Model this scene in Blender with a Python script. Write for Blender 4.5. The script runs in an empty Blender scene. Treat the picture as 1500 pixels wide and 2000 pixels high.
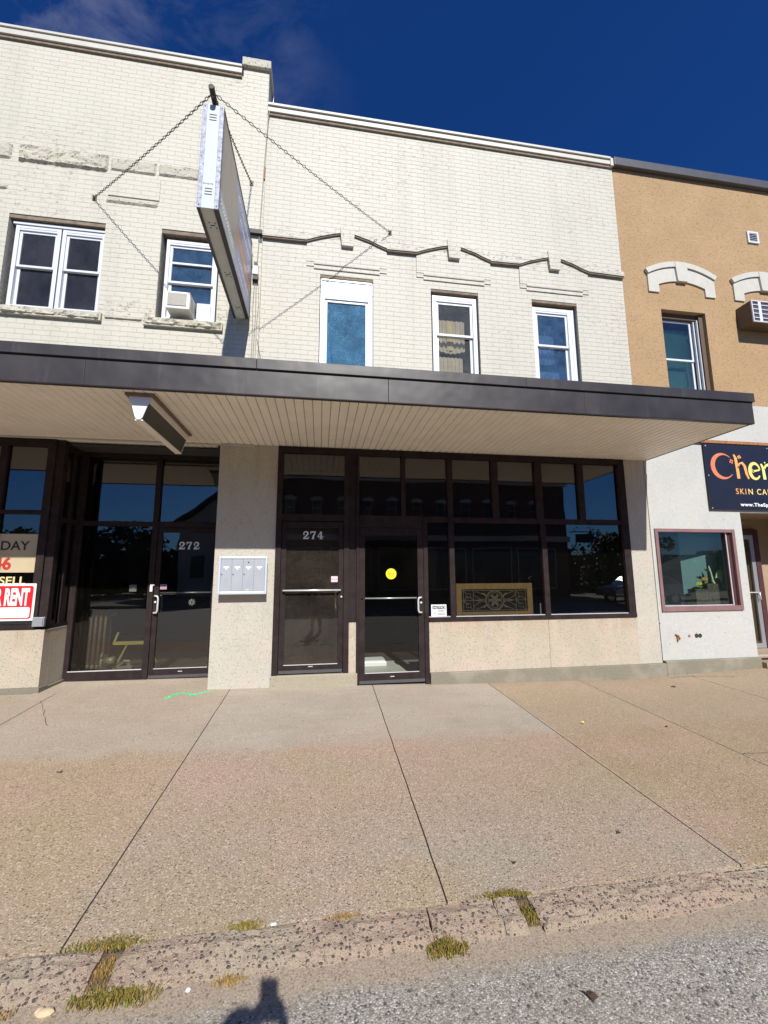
import bpy, math, random
from mathutils import Vector, Matrix, noise
random.seed(7)
sc = bpy.context.scene
R = math.radians

# ------------------------------------------------------------------ camera
CAM = Vector((0, -6.15, 1.558))
pitch, yaw, roll = 0.1450226, 0.1521091, -0.0043124
fwd = Vector((math.sin(yaw)*math.cos(pitch), math.cos(yaw)*math.cos(pitch), math.sin(pitch)))
rt = Vector((math.cos(yaw), -math.sin(yaw), 0)); up = rt.cross(fwd)
rt2 = rt*math.cos(roll) + up*math.sin(roll); up2 = up*math.cos(roll) - rt*math.sin(roll)
cd = bpy.data.cameras.new('camera'); cam = bpy.data.objects.new('camera', cd)
sc.collection.objects.link(cam)
M = Matrix((rt2, up2, -fwd)).transposed().to_4x4(); M.translation = CAM
cam.matrix_world = M
cd.sensor_fit = 'HORIZONTAL'; cd.sensor_width = 36; cd.lens = 36*815.295/1500
cd.clip_start = 0.02; cd.clip_end = 2000
sc.camera = cam

# ------------------------------------------------------------------ light and sky
SUN_EL, SUN_AZ = 39.8, 4.8
sd = Vector((math.sin(R(SUN_AZ))*math.cos(R(SUN_EL)), -math.cos(R(SUN_AZ))*math.cos(R(SUN_EL)), math.sin(R(SUN_EL))))
ld = bpy.data.lights.new('sun', 'SUN'); ld.energy = 4.1; ld.angle = R(0.53); ld.color = (1.0, 0.965, 0.91)
lo = bpy.data.objects.new('sun', ld); sc.collection.objects.link(lo)
lo.rotation_euler = sd.to_track_quat('Z', 'Y').to_euler(); lo.location = (3, -12, 14)
w = bpy.data.worlds.new('World'); sc.world = w; w.use_nodes = True
nt = w.node_tree; nt.nodes.clear()
def N(nt, t, **k):
    n = nt.nodes.new(t)
    for a, b in k.items():
        if a.startswith('i_'): n.inputs[a[2:].replace('_', ' ')].default_value = b
        else: setattr(n, a, b)
    return n
sky = N(nt, 'ShaderNodeTexSky', sky_type='NISHITA', sun_disc=False, sun_elevation=R(SUN_EL), sun_rotation=R(180-SUN_AZ),
        altitude=800, air_density=1.0, dust_density=2.0, ozone_density=3.0)
tc = N(nt, 'ShaderNodeTexCoord')
sat = N(nt, 'ShaderNodeHueSaturation'); sat.inputs['Saturation'].default_value = 1.22; sat.inputs['Value'].default_value = 0.80
nt.links.new(sky.outputs[0], sat.inputs['Color'])
mp = N(nt, 'ShaderNodeMapping'); mp.inputs['Scale'].default_value = (2.2, 5.0, 7.0); mp.inputs['Rotation'].default_value = (0.3, 0.5, 0.6)
nt.links.new(tc.outputs['Generated'], mp.inputs['Vector'])
nz = N(nt, 'ShaderNodeTexNoise'); nz.inputs['Scale'].default_value = 1.4; nz.inputs['Detail'].default_value = 9; nz.inputs['Roughness'].default_value = 0.62
nz.inputs['Distortion'].default_value = 0.8
nt.links.new(mp.outputs[0], nz.inputs['Vector'])
# thin cirrus towards the upper left of the street
dt = N(nt, 'ShaderNodeVectorMath', operation='DOT_PRODUCT'); dt.inputs[1].default_value = Vector((-0.66, 0.66, 0.86)).normalized()
nt.links.new(tc.outputs['Generated'], dt.inputs[0])
mr = N(nt, 'ShaderNodeMapRange', interpolation_type='SMOOTHERSTEP'); mr.inputs[1].default_value = 0.80; mr.inputs[2].default_value = 1.0
nt.links.new(dt.outputs['Value'], mr.inputs[0])
mr2 = N(nt, 'ShaderNodeMapRange'); mr2.inputs[1].default_value = 0.47; mr2.inputs[2].default_value = 0.78
nt.links.new(nz.outputs['Fac'], mr2.inputs[0])
mul = N(nt, 'ShaderNodeMath', operation='MULTIPLY'); nt.links.new(mr.outputs[0], mul.inputs[0]); nt.links.new(mr2.outputs[0], mul.inputs[1])
mul2 = N(nt, 'ShaderNodeMath', operation='MULTIPLY'); mul2.inputs[1].default_value = 0.24; nt.links.new(mul.outputs[0], mul2.inputs[0])
mx = N(nt, 'ShaderNodeMix', data_type='RGBA'); mx.inputs[7].default_value = (4.5, 4.6, 5.2, 1)
tint = N(nt, 'ShaderNodeMix', data_type='RGBA', blend_type='MULTIPLY'); tint.inputs[0].default_value = 1.0; tint.inputs[7].default_value = (0.19, 0.42, 0.77, 1)
nt.links.new(sat.outputs[0], tint.inputs[6])
nt.links.new(mul2.outputs[0], mx.inputs[0]); nt.links.new(tint.outputs[2], mx.inputs[6])
bg = N(nt, 'ShaderNodeBackground'); bg.inputs[1].default_value = 0.10
nt.links.new(mx.outputs[2], bg.inputs[0])
wo = N(nt, 'ShaderNodeOutputWorld'); nt.links.new(bg.outputs[0], wo.inputs[0])
sc.view_settings.view_transform = 'Standard'; sc.view_settings.look = 'None'
sc.view_settings.exposure = 0.60; sc.view_settings.gamma = 1
sc.cycles.max_bounces = 8; sc.cycles.transparent_max_bounces = 12; sc.cycles.diffuse_bounces = 5; sc.cycles.glossy_bounces = 4
sc.cycles.sample_clamp_indirect = 6; sc.cycles.use_denoising = True

# ------------------------------------------------------------------ material helpers
def new_mat(name):
    m = bpy.data.materials.new(name); m.use_nodes = True
    nt = m.node_tree; nt.nodes.clear()
    out = N(nt, 'ShaderNodeOutputMaterial'); p = N(nt, 'ShaderNodeBsdfPrincipled')
    nt.links.new(p.outputs[0], out.inputs[0])
    return m, nt, p, out
def rgb(c): return (c[0], c[1], c[2], 1)
def link(nt, a, b): nt.links.new(a, b)
def pos(nt, scale=(1, 1, 1), rot=(0, 0, 0)):
    g = N(nt, 'ShaderNodeNewGeometry'); m = N(nt, 'ShaderNodeMapping')
    m.inputs['Scale'].default_value = scale; m.inputs['Rotation'].default_value = rot; m.inputs['Location'].default_value = (3.37, 7.61, 1.23)
    link(nt, g.outputs['Position'], m.inputs['Vector']); return m.outputs[0]
def noise_n(nt, vec, scale, detail=4, rough=0.55, dist=0):
    n = N(nt, 'ShaderNodeTexNoise'); n.inputs['Scale'].default_value = scale; n.inputs['Detail'].default_value = detail
    n.inputs['Roughness'].default_value = rough; n.inputs['Distortion'].default_value = dist
    link(nt, vec, n.inputs['Vector']); return n
def voro(nt, vec, scale, feature='F1'):
    n = N(nt, 'ShaderNodeTexVoronoi', feature=feature); n.inputs['Scale'].default_value = scale
    link(nt, vec, n.inputs['Vector']); return n
def ramp(nt, src, a, b, lo=0.0, hi=1.0):
    m = N(nt, 'ShaderNodeMapRange'); m.inputs[1].default_value = a; m.inputs[2].default_value = b
    m.inputs[3].default_value = lo; m.inputs[4].default_value = hi
    link(nt, src, m.inputs[0]); return m.outputs[0]
def mixc(nt, fac, a, b, blend='MIX'):
    m = N(nt, 'ShaderNodeMix', data_type='RGBA', blend_type=blend)
    for v, i in ((fac, 0), (a, 6), (b, 7)):
        if isinstance(v, (int, float)): m.inputs[i].default_value = v
        elif isinstance(v, tuple): m.inputs[i].default_value = rgb(v)
        else: link(nt, v, m.inputs[i])
    return m.outputs[2]
def math_n(nt, op, a, b=0.0):
    m = N(nt, 'ShaderNodeMath', operation=op)
    for v, i in ((a, 0), (b, 1)):
        if isinstance(v, (int, float)): m.inputs[i].default_value = v
        else: link(nt, v, m.inputs[i])
    return m.outputs[0]
def bump(nt, p, h, dist=0.01, strength=1.0):
    b = N(nt, 'ShaderNodeBump'); b.inputs['Distance'].default_value = dist; b.inputs['Strength'].default_value = strength
    link(nt, h, b.inputs['Height']); link(nt, b.outputs[0], p.inputs['Normal'])
MAT = {}
def simple(name, col, rough=0.5, metal=0.0, var=0.12, vs=6.0, bumpd=0.0, bs=60.0, spec=0.5):
    m, nt, p, o = new_mat(name)
    v = pos(nt); n = noise_n(nt, v, vs, 5, 0.6)
    a = tuple(c*(1-var) for c in col); b = tuple(min(1, c*(1+var)) for c in col)
    link(nt, mixc(nt, ramp(nt, n.outputs['Fac'], 0.3, 0.7), a, b), p.inputs['Base Color'])
    p.inputs['Roughness'].default_value = rough; p.inputs['Metallic'].default_value = metal
    p.inputs['Specular IOR Level'].default_value = spec
    if bumpd: bump(nt, p, noise_n(nt, v, bs, 4).outputs['Fac'], bumpd)
    MAT[name] = m; return m

def wall_vec(nt):          # (x+y, z, 0): bricks run level on every upright face
    g = N(nt, 'ShaderNodeNewGeometry'); s = N(nt, 'ShaderNodeSeparateXYZ'); link(nt, g.outputs['Position'], s.inputs[0])
    a = math_n(nt, 'ADD', s.outputs[0], s.outputs[1])
    c = N(nt, 'ShaderNodeCombineXYZ'); link(nt, a, c.inputs[0]); link(nt, s.outputs[2], c.inputs[1]); return c.outputs[0], s

def brick_mat(name, paint, chip, chip_amt, flake_z=None, opp=False):
    m, nt, p, o = new_mat(name)
    v, s = wall_vec(nt); g = pos(nt)
    wn = noise_n(nt, g, 3.0, 3); wob = N(nt, 'ShaderNodeVectorMath', operation='MULTIPLY_ADD')
    link(nt, wn.outputs['Color'], wob.inputs[0]); wob.inputs[1].default_value = (0.03, 0.022, 0); link(nt, v, wob.inputs[2])
    b = N(nt, 'ShaderNodeTexBrick'); link(nt, wob.outputs[0], b.inputs['Vector'])
    b.inputs['Scale'].default_value = 1.0; b.inputs['Brick Width'].default_value = 0.225; b.inputs['Row Height'].default_value = 0.078
    b.inputs['Mortar Size'].default_value = 0.0036; b.inputs['Mortar Smooth'].default_value = 0.35; b.offset = 0.5
    b.inputs['Color1'].default_value = (0.45, 0.45, 0.45, 1); b.inputs['Color2'].default_value = (0.55, 0.55, 0.55, 1)
    big = noise_n(nt, g, 0.9, 4, 0.6); mid = noise_n(nt, pos(nt, (5, 5, 9)), 1.0, 5, 0.7)
    b2 = N(nt, 'ShaderNodeTexBrick'); link(nt, wob.outputs[0], b2.inputs['Vector'])          # bed joints alone
    b2.inputs['Scale'].default_value = 1.0; b2.inputs['Brick Width'].default_value = 400.0; b2.inputs['Row Height'].default_value = 0.078
    b2.inputs['Mortar Size'].default_value = 0.0036; b2.inputs['Mortar Smooth'].default_value = 0.35
    perp = math_n(nt, 'MULTIPLY', math_n(nt, 'SUBTRACT', b.outputs['Fac'], b2.outputs['Fac']), ramp(nt, noise_n(nt, g, 1.7, 3).outputs['Fac'], 0.45, 0.75, 0.0, 0.45))
    joint = math_n(nt, 'ADD', math_n(nt, 'MULTIPLY', b2.outputs['Fac'], ramp(nt, noise_n(nt, pos(nt, (1.2, 1.2, 3.5)), 1.0, 4, 0.6).outputs['Fac'], 0.40, 0.62, 0.08, 1.0)), perp)
    base = mixc(nt, ramp(nt, big.outputs['Fac'], 0.3, 0.7), tuple(c*0.965 for c in paint), tuple(min(1, c*1.03) for c in paint))
    # hairline dark joints that come and go where the paint has opened
    open_ = ramp(nt, mid.outputs['Fac'], 0.58 - 0.08*chip_amt, 0.64)
    jf = math_n(nt, 'MULTIPLY', joint, open_)
    col = mixc(nt, math_n(nt, 'MULTIPLY', joint, 0.08), base, tuple(c*0.74 for c in paint))
    col = mixc(nt, math_n(nt, 'MULTIPLY', jf, 0.75), col, chip)
    # flaked spots
    f = noise_n(nt, pos(nt, (11, 11, 26)), 1.0, 5, 0.72)
    reg = noise_n(nt, g, 0.55, 3, 0.6)
    regf = ramp(nt, reg.outputs['Fac'], 0.46, 0.62, 0.10, 1.0)
    if flake_z is not None:
        d = math_n(nt, 'ABSOLUTE', math_n(nt, 'SUBTRACT', s.outputs[2], flake_z))
        regf = math_n(nt, 'MAXIMUM', math_n(nt, 'MULTIPLY', regf, 0.55), ramp(nt, d, 0.26, 0.04, 0.0, 0.85))
    ff = math_n(nt, 'MULTIPLY', ramp(nt, math_n(nt, 'ADD', f.outputs['Fac'], math_n(nt, 'MULTIPLY', regf, 0.10)), 0.632, 0.672), regf)
    col = mixc(nt, math_n(nt, 'MULTIPLY', ff, 0.85), col, chip)
    run = noise_n(nt, pos(nt, (2.6, 2.6, 0.22)), 1.0, 5, 0.65)                              # faint rain streaks
    col = mixc(nt, ramp(nt, run.outputs['Fac'], 0.52, 0.72, 0.0, 0.30), col, tuple(c*0.70 for c in paint))
    link(nt, col, p.inputs['Base Color']); p.inputs['Roughness'].default_value = 0.62
    grain = noise_n(nt, g, 55, 4, 0.6)
    perb = b.outputs['Color']
    h = math_n(nt, 'ADD', math_n(nt, 'MULTIPLY', joint, -0.7), math_n(nt, 'MULTIPLY', grain.outputs['Fac'], 0.42))
    sp = N(nt, 'ShaderNodeSeparateColor'); link(nt, perb, sp.inputs[0])
    h = math_n(nt, 'ADD', h, math_n(nt, 'MULTIPLY', sp.outputs[0], 2.2))
    h = math_n(nt, 'ADD', h, math_n(nt, 'MULTIPLY', noise_n(nt, g, 9, 3).outputs['Fac'], 0.9))
    bump(nt, p, h, 0.0042, 1.0)
    MAT[name] = m
brick_mat('painted_brick_tall', (0.500, 0.474, 0.392), (0.16, 0.13, 0.09), 0.6, 5.42)
brick_mat('painted_brick', (0.492, 0.468, 0.394), (0.15, 0.12, 0.09), 1.0, 6.93)
brick_mat('dark_red_brick', (0.105, 0.05, 0.038), (0.05, 0.035, 0.03), 1.0)

def speckle(name, col, dark, dens, scale, rough=0.85, stain_or_bounce=None, patch=None, bumpd=0.004):
    m, nt, p, o = new_mat(name); g = pos(nt)
    big = noise_n(nt, g, 1.3, 5, 0.65)
    c = mixc(nt, ramp(nt, big.outputs['Fac'], 0.32, 0.68), tuple(x*0.9 for x in col), tuple(min(1, x*1.05) for x in col))
    fine = noise_n(nt, g, scale*0.6, 4, 0.7)
    c = mixc(nt, ramp(nt, fine.outputs['Fac'], 0.35, 0.7, 0.0, 0.45), c, tuple(x*0.72 for x in col))
    if patch:
        pn = noise_n(nt, g, 2.6, 3, 0.5); c = mixc(nt, ramp(nt, pn.outputs['Fac'], 0.5, 0.66, 0, 0.6), c, patch)
    vz = voro(nt, g, scale); sp = N(nt, 'ShaderNodeSeparateColor'); link(nt, vz.outputs['Color'], sp.inputs[0])
    dots = math_n(nt, 'MULTIPLY', ramp(nt, vz.outputs['Distance'], 0.34, 0.22), ramp(nt, sp.outputs[0], 1-dens, 1-dens+0.02))
    c = mixc(nt, math_n(nt, 'MULTIPLY', dots, 0.75), c, dark)
    if stain_or_bounce:
        z0, z1, sc_ = stain_or_bounce
        s = N(nt, 'ShaderNodeSeparateXYZ'); gg = N(nt, 'ShaderNodeNewGeometry'); link(nt, gg.outputs['Position'], s.inputs[0])
        sn = noise_n(nt, pos(nt, (7, 7, 0.7)), 1.0, 4, 0.6)
        sf = math_n(nt, 'MULTIPLY', ramp(nt, s.outputs[2], z0, z1), ramp(nt, sn.outputs['Fac'], 0.42, 0.62))
        c = mixc(nt, math_n(nt, 'MULTIPLY', sf, 0.45), c, sc_)
    link(nt, c, p.inputs['Base Color']); p.inputs['Roughness'].default_value = rough; p.inputs['Specular IOR Level'].default_value = 0.25
    h = math_n(nt, 'ADD', fine.outputs['Fac'], math_n(nt, 'MULTIPLY', dots, -0.8)); bump(nt, p, h, bumpd)
    MAT[name] = m
speckle('aggregate_panel', (0.46, 0.405, 0.315), (0.16, 0.10, 0.065), 0.30, 60, stain_or_bounce=(0.55, 0.85, (0.36, 0.24, 0.14)), patch=(0.48, 0.385, 0.315))
speckle('pale_pillar_panel', (0.485, 0.455, 0.385), (0.24, 0.17, 0.12), 0.34, 70, stain_or_bounce=(2.3, 3.3, (0.36, 0.24, 0.18)), patch=(0.47, 0.405, 0.345))  # reddish band towards the top paints in warm bounced light, not a stain
speckle('foundation_concrete', (0.225, 0.205, 0.155), (0.11, 0.095, 0.07), 0.12, 60, patch=(0.31, 0.275, 0.215))
speckle('door_step_concrete', (0.36, 0.32, 0.24), (0.17, 0.14, 0.09), 0.1, 60)
speckle('white_plaster', (0.49, 0.49, 0.46), (0.30, 0.28, 0.23), 0.03, 30, rough=0.6, bumpd=0.005, patch=(0.46, 0.445, 0.40))
speckle('tan_stucco', (0.400, 0.265, 0.145), (0.30, 0.19, 0.10), 0.25, 40, bumpd=0.010)
speckle('tan_recess_wall', (0.36, 0.27, 0.18), (0.2, 0.15, 0.1), 0.1, 40)
speckle('raw_stone', (0.50, 0.475, 0.39), (0.17, 0.13, 0.08), 0.22, 30, patch=(0.47, 0.43, 0.33), bumpd=0.02)

def sidewalk_mat():
    m, nt, p, o = new_mat('sidewalk_concrete'); g = pos(nt)
    s = N(nt, 'ShaderNodeSeparateXYZ'); gg = N(nt, 'ShaderNodeNewGeometry'); link(nt, gg.outputs['Position'], s.inputs[0])
    edge = noise_n(nt, g, 2.2, 4, 0.6)
    y = math_n(nt, 'ADD', s.outputs[1], math_n(nt, 'MULTIPLY', math_n(nt, 'SUBTRACT', edge.outputs['Fac'], 0.5), 0.45))
    smooth = ramp(nt, y, -2.02, -1.76)                                   # trowelled strip beside the shops
    smooth = math_n(nt, 'MULTIPLY', smooth, math_n(nt, 'MULTIPLY', ramp(nt, s.outputs[0], 2.46, 2.44, 0.25, 1.0), ramp(nt, s.outputs[0], -1.17, -1.12, 0.75, 1.0)))
    curbw = ramp(nt, y, -2.9, -3.5)                                       # greyer worn end by the kerb
    b1 = noise_n(nt, g, 0.55, 4, 0.6); b2 = noise_n(nt, pos(nt, (1, 1.6, 1), (0, 0, .5)), 1.5, 4, 0.6)
    agg = mixc(nt, ramp(nt, b1.outputs['Fac'], 0.38, 0.62), (0.400, 0.292, 0.192), (0.445, 0.318, 0.240))
    agg = mixc(nt, ramp(nt, b2.outputs['Fac'], 0.45, 0.62, 0, 0.55), agg, (0.385, 0.312, 0.195))
    agg = mixc(nt, math_n(nt, 'MULTIPLY', curbw, ramp(nt, b2.outputs['Fac'], 0.36, 0.6, 0.95, 0.25)), agg, (0.360, 0.322, 0.245))
    right = ramp(nt, s.outputs[0], 2.42, 2.47); left = ramp(nt, s.outputs[0], -1.13, -1.16)
    agg = mixc(nt, math_n(nt, 'MULTIPLY', right, 0.8), agg, (0.360, 0.252, 0.145))
    agg = mixc(nt, math_n(nt, 'MULTIPLY', left, 0.5), agg, (0.425, 0.305, 0.180))
    sm = mixc(nt, ramp(nt, b2.outputs['Fac'], 0.35, 0.65), (0.385, 0.345, 0.275), (0.440, 0.392, 0.320))
    streak = noise_n(nt, pos(nt, (0.8, 8, 1), (0, 0, .25)), 2.0, 5, 0.7)
    sm = mixc(nt, ramp(nt, streak.outputs['Fac'], 0.5, 0.75, 0, 0.35), sm, (0.270, 0.231, 0.184))
    blot = noise_n(nt, pos(nt, (1, 1, 1), (0, 0, 1.1)), 1.05, 3, 0.5); bs = N(nt, 'ShaderNodeSeparateColor'); link(nt, blot.outputs['Color'], bs.inputs[0])
    agg = mixc(nt, ramp(nt, bs.outputs[0], 0.52, 0.64, 0, 0.55), agg, (0.465, 0.315, 0.235))
    agg = mixc(nt, ramp(nt, bs.outputs[1], 0.53, 0.65, 0, 0.5), agg, (0.395, 0.315, 0.170))
    sm = mixc(nt, ramp(nt, bs.outputs[0], 0.52, 0.64, 0, 0.4), sm, (0.450, 0.350, 0.280))
    c = mixc(nt, smooth, agg, sm)
    damp = noise_n(nt, pos(nt, (1, 1, 1), (0, 0, .2)), 2.7, 5, 0.7); c = mixc(nt, ramp(nt, damp.outputs['Fac'], 0.56, 0.74, 0, 0.35), c, (0.27, 0.20, 0.14))
    # fine sand and pits
    fine = noise_n(nt, g, 95, 3, 0.8)
    c = mixc(nt, ramp(nt, fine.outputs['Fac'], 0.36, 0.60, 0.62, 0.0), c, (0.20, 0.14, 0.10))
    c = mixc(nt, ramp(nt, fine.outputs['Fac'], 0.55, 0.72, 0.0, 0.40), c, (0.78, 0.66, 0.54))
    v1 = voro(nt, g, 84); q = N(nt, 'ShaderNodeSeparateColor'); link(nt, v1.outputs['Color'], q.inputs[0])
    rough_amt = math_n(nt, 'SUBTRACT', 1.0, math_n(nt, 'MULTIPLY', smooth, 0.92))
    dens = noise_n(nt, g, 1.8, 3, 0.6)
    pit = math_n(nt, 'MULTIPLY', ramp(nt, v1.outputs['Distance'], 0.40, 0.20), ramp(nt, math_n(nt, 'ADD', q.outputs[0], math_n(nt, 'MULTIPLY', dens.outputs['Fac'], 0.32)), 0.98, 1.02))
    pit = math_n(nt, 'MULTIPLY', pit, rough_amt)
    c = mixc(nt, math_n(nt, 'MULTIPLY', pit, 0.8), c, (0.085, 0.065, 0.05))
    v4 = voro(nt, g, 135); q4 = N(nt, 'ShaderNodeSeparateColor'); link(nt, v4.outputs['Color'], q4.inputs[0])
    p4 = math_n(nt, 'MULTIPLY', math_n(nt, 'MULTIPLY', ramp(nt, v4.outputs['Distance'], 0.48, 0.25), ramp(nt, q4.outputs[0], 0.80, 0.84)), rough_amt)
    c = mixc(nt, math_n(nt, 'MULTIPLY', p4, 0.55), c, (0.14, 0.095, 0.07))
    c = mixc(nt, math_n(nt, 'MULTIPLY', ramp(nt, q4.outputs[1], 0.86, 0.9, 0, 0.45), rough_amt), c, (0.70, 0.58, 0.47))
    v2 = voro(nt, g, 21); q2 = N(nt, 'ShaderNodeSeparateColor'); link(nt, v2.outputs['Color'], q2.inputs[0])
    st = math_n(nt, 'MULTIPLY', ramp(nt, v2.outputs['Distance'], 0.22, 0.14), ramp(nt, q2.outputs[1], 0.965, 0.975))
    c = mixc(nt, math_n(nt, 'MULTIPLY', st, 0.7), c, (0.08, 0.05, 0.04))
    tone = math_n(nt, 'ADD', ramp(nt, s.outputs[0], .72, .73, 0, 0.07), math_n(nt, 'ADD', ramp(nt, s.outputs[0], 3.8, 3.85, 0, 0.08), ramp(nt, s.outputs[0], -3.16, -3.2, 0, 0.10)))
    c = mixc(nt, tone, c, (0.20, 0.16, 0.12))
    gum = voro(nt, g, 3.1); gq = N(nt, 'ShaderNodeSeparateColor'); link(nt, gum.outputs['Color'], gq.inputs[0])
    c = mixc(nt, math_n(nt, 'MULTIPLY', ramp(nt, gum.outputs['Distance'], 0.055, 0.035), ramp(nt, gq.outputs[0], 0.55, 0.58, 0, 0.45)), c, (0.12, 0.10, 0.085))
    link(nt, c, p.inputs['Base Color']); p.inputs['Roughness'].default_value = 0.9; p.inputs['Specular IOR Level'].default_value = 0.2
    h = math_n(nt, 'SUBTRACT', math_n(nt, 'MULTIPLY', math_n(nt, 'MULTIPLY', fine.outputs['Fac'], rough_amt), 0.8), pit); bump(nt, p, h, 0.006)
    MAT['sidewalk_concrete'] = m
sidewalk_mat()
def asphalt_mat():
    m, nt, p, o = new_mat('asphalt'); g = pos(nt)
    s = N(nt, 'ShaderNodeSeparateXYZ'); gg = N(nt, 'ShaderNodeNewGeometry'); link(nt, gg.outputs['Position'], s.inputs[0])
    v = voro(nt, g, 125); q = N(nt, 'ShaderNodeSeparateColor'); link(nt, v.outputs['Color'], q.inputs[0])
    c = mixc(nt, q.outputs[0], (0.215, 0.198, 0.168), (0.47, 0.435, 0.375))
    c = mixc(nt, ramp(nt, q.outputs[1], 0.90, 0.93, 0, 0.8), c, (0.045, 0.045, 0.045))
    c = mixc(nt, ramp(nt, q.outputs[2], 0.965, 0.975, 0, 0.9), c, (0.62, 0.60, 0.55))
    v3 = voro(nt, g, 38); q3 = N(nt, 'ShaderNodeSeparateColor'); link(nt, v3.outputs['Color'], q3.inputs[0])
    c = mixc(nt, math_n(nt, 'MULTIPLY', ramp(nt, v3.outputs['Distance'], 0.36, 0.25), ramp(nt, q3.outputs[0], 0.86, 0.88, 0, 0.85)), c, (0.05, 0.05, 0.052))
    gap = ramp(nt, v.outputs['Distance'], 0.45, 0.62); c = mixc(nt, math_n(nt, 'MULTIPLY', gap, 0.30), c, (0.07, 0.06, 0.05))
    big = noise_n(nt, g, 2.2, 4, 0.6)
    c = mixc(nt, ramp(nt, big.outputs['Fac'], 0.4, 0.7, 0, 0.35), c, (0.25, 0.215, 0.17))
    y = math_n(nt, 'ADD', s.outputs[1], math_n(nt, 'MULTIPLY', math_n(nt, 'SUBTRACT', noise_n(nt, g, 3.2, 5, 0.65).outputs['Fac'], 0.5), 0.16))
    dirt = ramp(nt, y, -4.23, -4.13)                                     # brown silt along the gutter
    fine = noise_n(nt, g, 120, 3, 0.8)
    dc = mixc(nt, ramp(nt, fine.outputs['Fac'], 0.38, 0.62), (0.225, 0.170, 0.118), (0.43, 0.345, 0.250))
    sx = ramp(nt, s.outputs[1], -8, -9)
    dc = mixc(nt, ramp(nt, q.outputs[1], 0.93, 0.95, 0, 0.5), dc, (0.12, 0.08, 0.06))
    c = mixc(nt, math_n(nt, 'MULTIPLY', dirt, 0.85), c, dc)
    link(nt, c, p.inputs['Base Color']); p.inputs['Roughness'].default_value = 0.85; p.inputs['Specular IOR Level'].default_value = 0.3
    h = math_n(nt, 'ADD', math_n(nt, 'MULTIPLY', q.outputs[0], 0.8), math_n(nt, 'MULTIPLY', v.outputs['Distance'], -1.0)); h = math_n(nt, 'ADD', math_n(nt, 'MULTIPLY', h, ramp(nt, dirt, 0, 1, 1, 0.12)), math_n(nt, 'MULTIPLY', fine.outputs['Fac'], 0.6)); bump(nt, p, h, 0.0026)
    MAT['asphalt'] = m
asphalt_mat()
def kerb_mat():
    m, nt, p, o = new_mat('pebble_kerb'); g = pos(nt, (1, 1, 1.6)); wn = noise_n(nt, g, 14, 3)
    wv = N(nt, 'ShaderNodeVectorMath', operation='MULTIPLY_ADD'); link(nt, wn.outputs['Color'], wv.inputs[0]); wv.inputs[1].default_value = (0.02, 0.02, 0.02); link(nt, g, wv.inputs[2])
    v = voro(nt, wv.outputs[0], 54); q = N(nt, 'ShaderNodeSeparateColor'); link(nt, v.outputs['Color'], q.inputs[0])
    reg = noise_n(nt, g, 2.0, 3, 0.6)
    mort = mixc(nt, ramp(nt, reg.outputs['Fac'], 0.4, 0.62), (0.50, 0.37, 0.265), (0.49, 0.415, 0.295))
    fine = noise_n(nt, g, 150, 3, 0.8)
    mort = mixc(nt, ramp(nt, fine.outputs['Fac'], 0.35, 0.6, 0.5, 0), mort, (0.22, 0.15, 0.11))
    peb = mixc(nt, ramp(nt, q.outputs[1], 0.30, 0.62), (0.13, 0.10, 0.095), (0.50, 0.375, 0.28))
    pick = ramp(nt, q.outputs[0], 0.10, 0.12)
    rad = math_n(nt, 'ADD', 0.20, math_n(nt, 'MULTIPLY', q.outputs[2], 0.28))
    inside = ramp(nt, math_n(nt, 'SUBTRACT', v.outputs['Distance'], rad), 0.05, -0.02)
    ring = math_n(nt, 'MULTIPLY', ramp(nt, math_n(nt, 'ABSOLUTE', math_n(nt, 'SUBTRACT', v.outputs['Distance'], rad)), 0.07, 0.01), pick)
    pf = math_n(nt, 'MULTIPLY', inside, pick)
    va = voro(nt, wv.outputs[0], 118); qa = N(nt, 'ShaderNodeSeparateColor'); link(nt, va.outputs['Color'], qa.inputs[0])
    small = math_n(nt, 'MULTIPLY', ramp(nt, va.outputs['Distance'], 0.46, 0.30), ramp(nt, qa.outputs[0], 0.48, 0.52, 0, 0.75))
    mort = mixc(nt, small, mort, mixc(nt, qa.outputs[1], (0.12, 0.09, 0.075), (0.55, 0.44, 0.35)))
    c = mixc(nt, pf, mort, peb); c = mixc(nt, math_n(nt, 'MULTIPLY', ring, 0.42), c, (0.10, 0.075, 0.055))
    link(nt, c, p.inputs['Base Color']); p.inputs['Roughness'].default_value = 0.85
    h = math_n(nt, 'ADD', math_n(nt, 'MULTIPLY', pf, math_n(nt, 'SUBTRACT', 0.6, v.outputs['Distance'])), math_n(nt, 'MULTIPLY', fine.outputs['Fac'], 0.5)); bump(nt, p, h, 0.022)
    MAT['pebble_kerb'] = m
kerb_mat()

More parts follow.
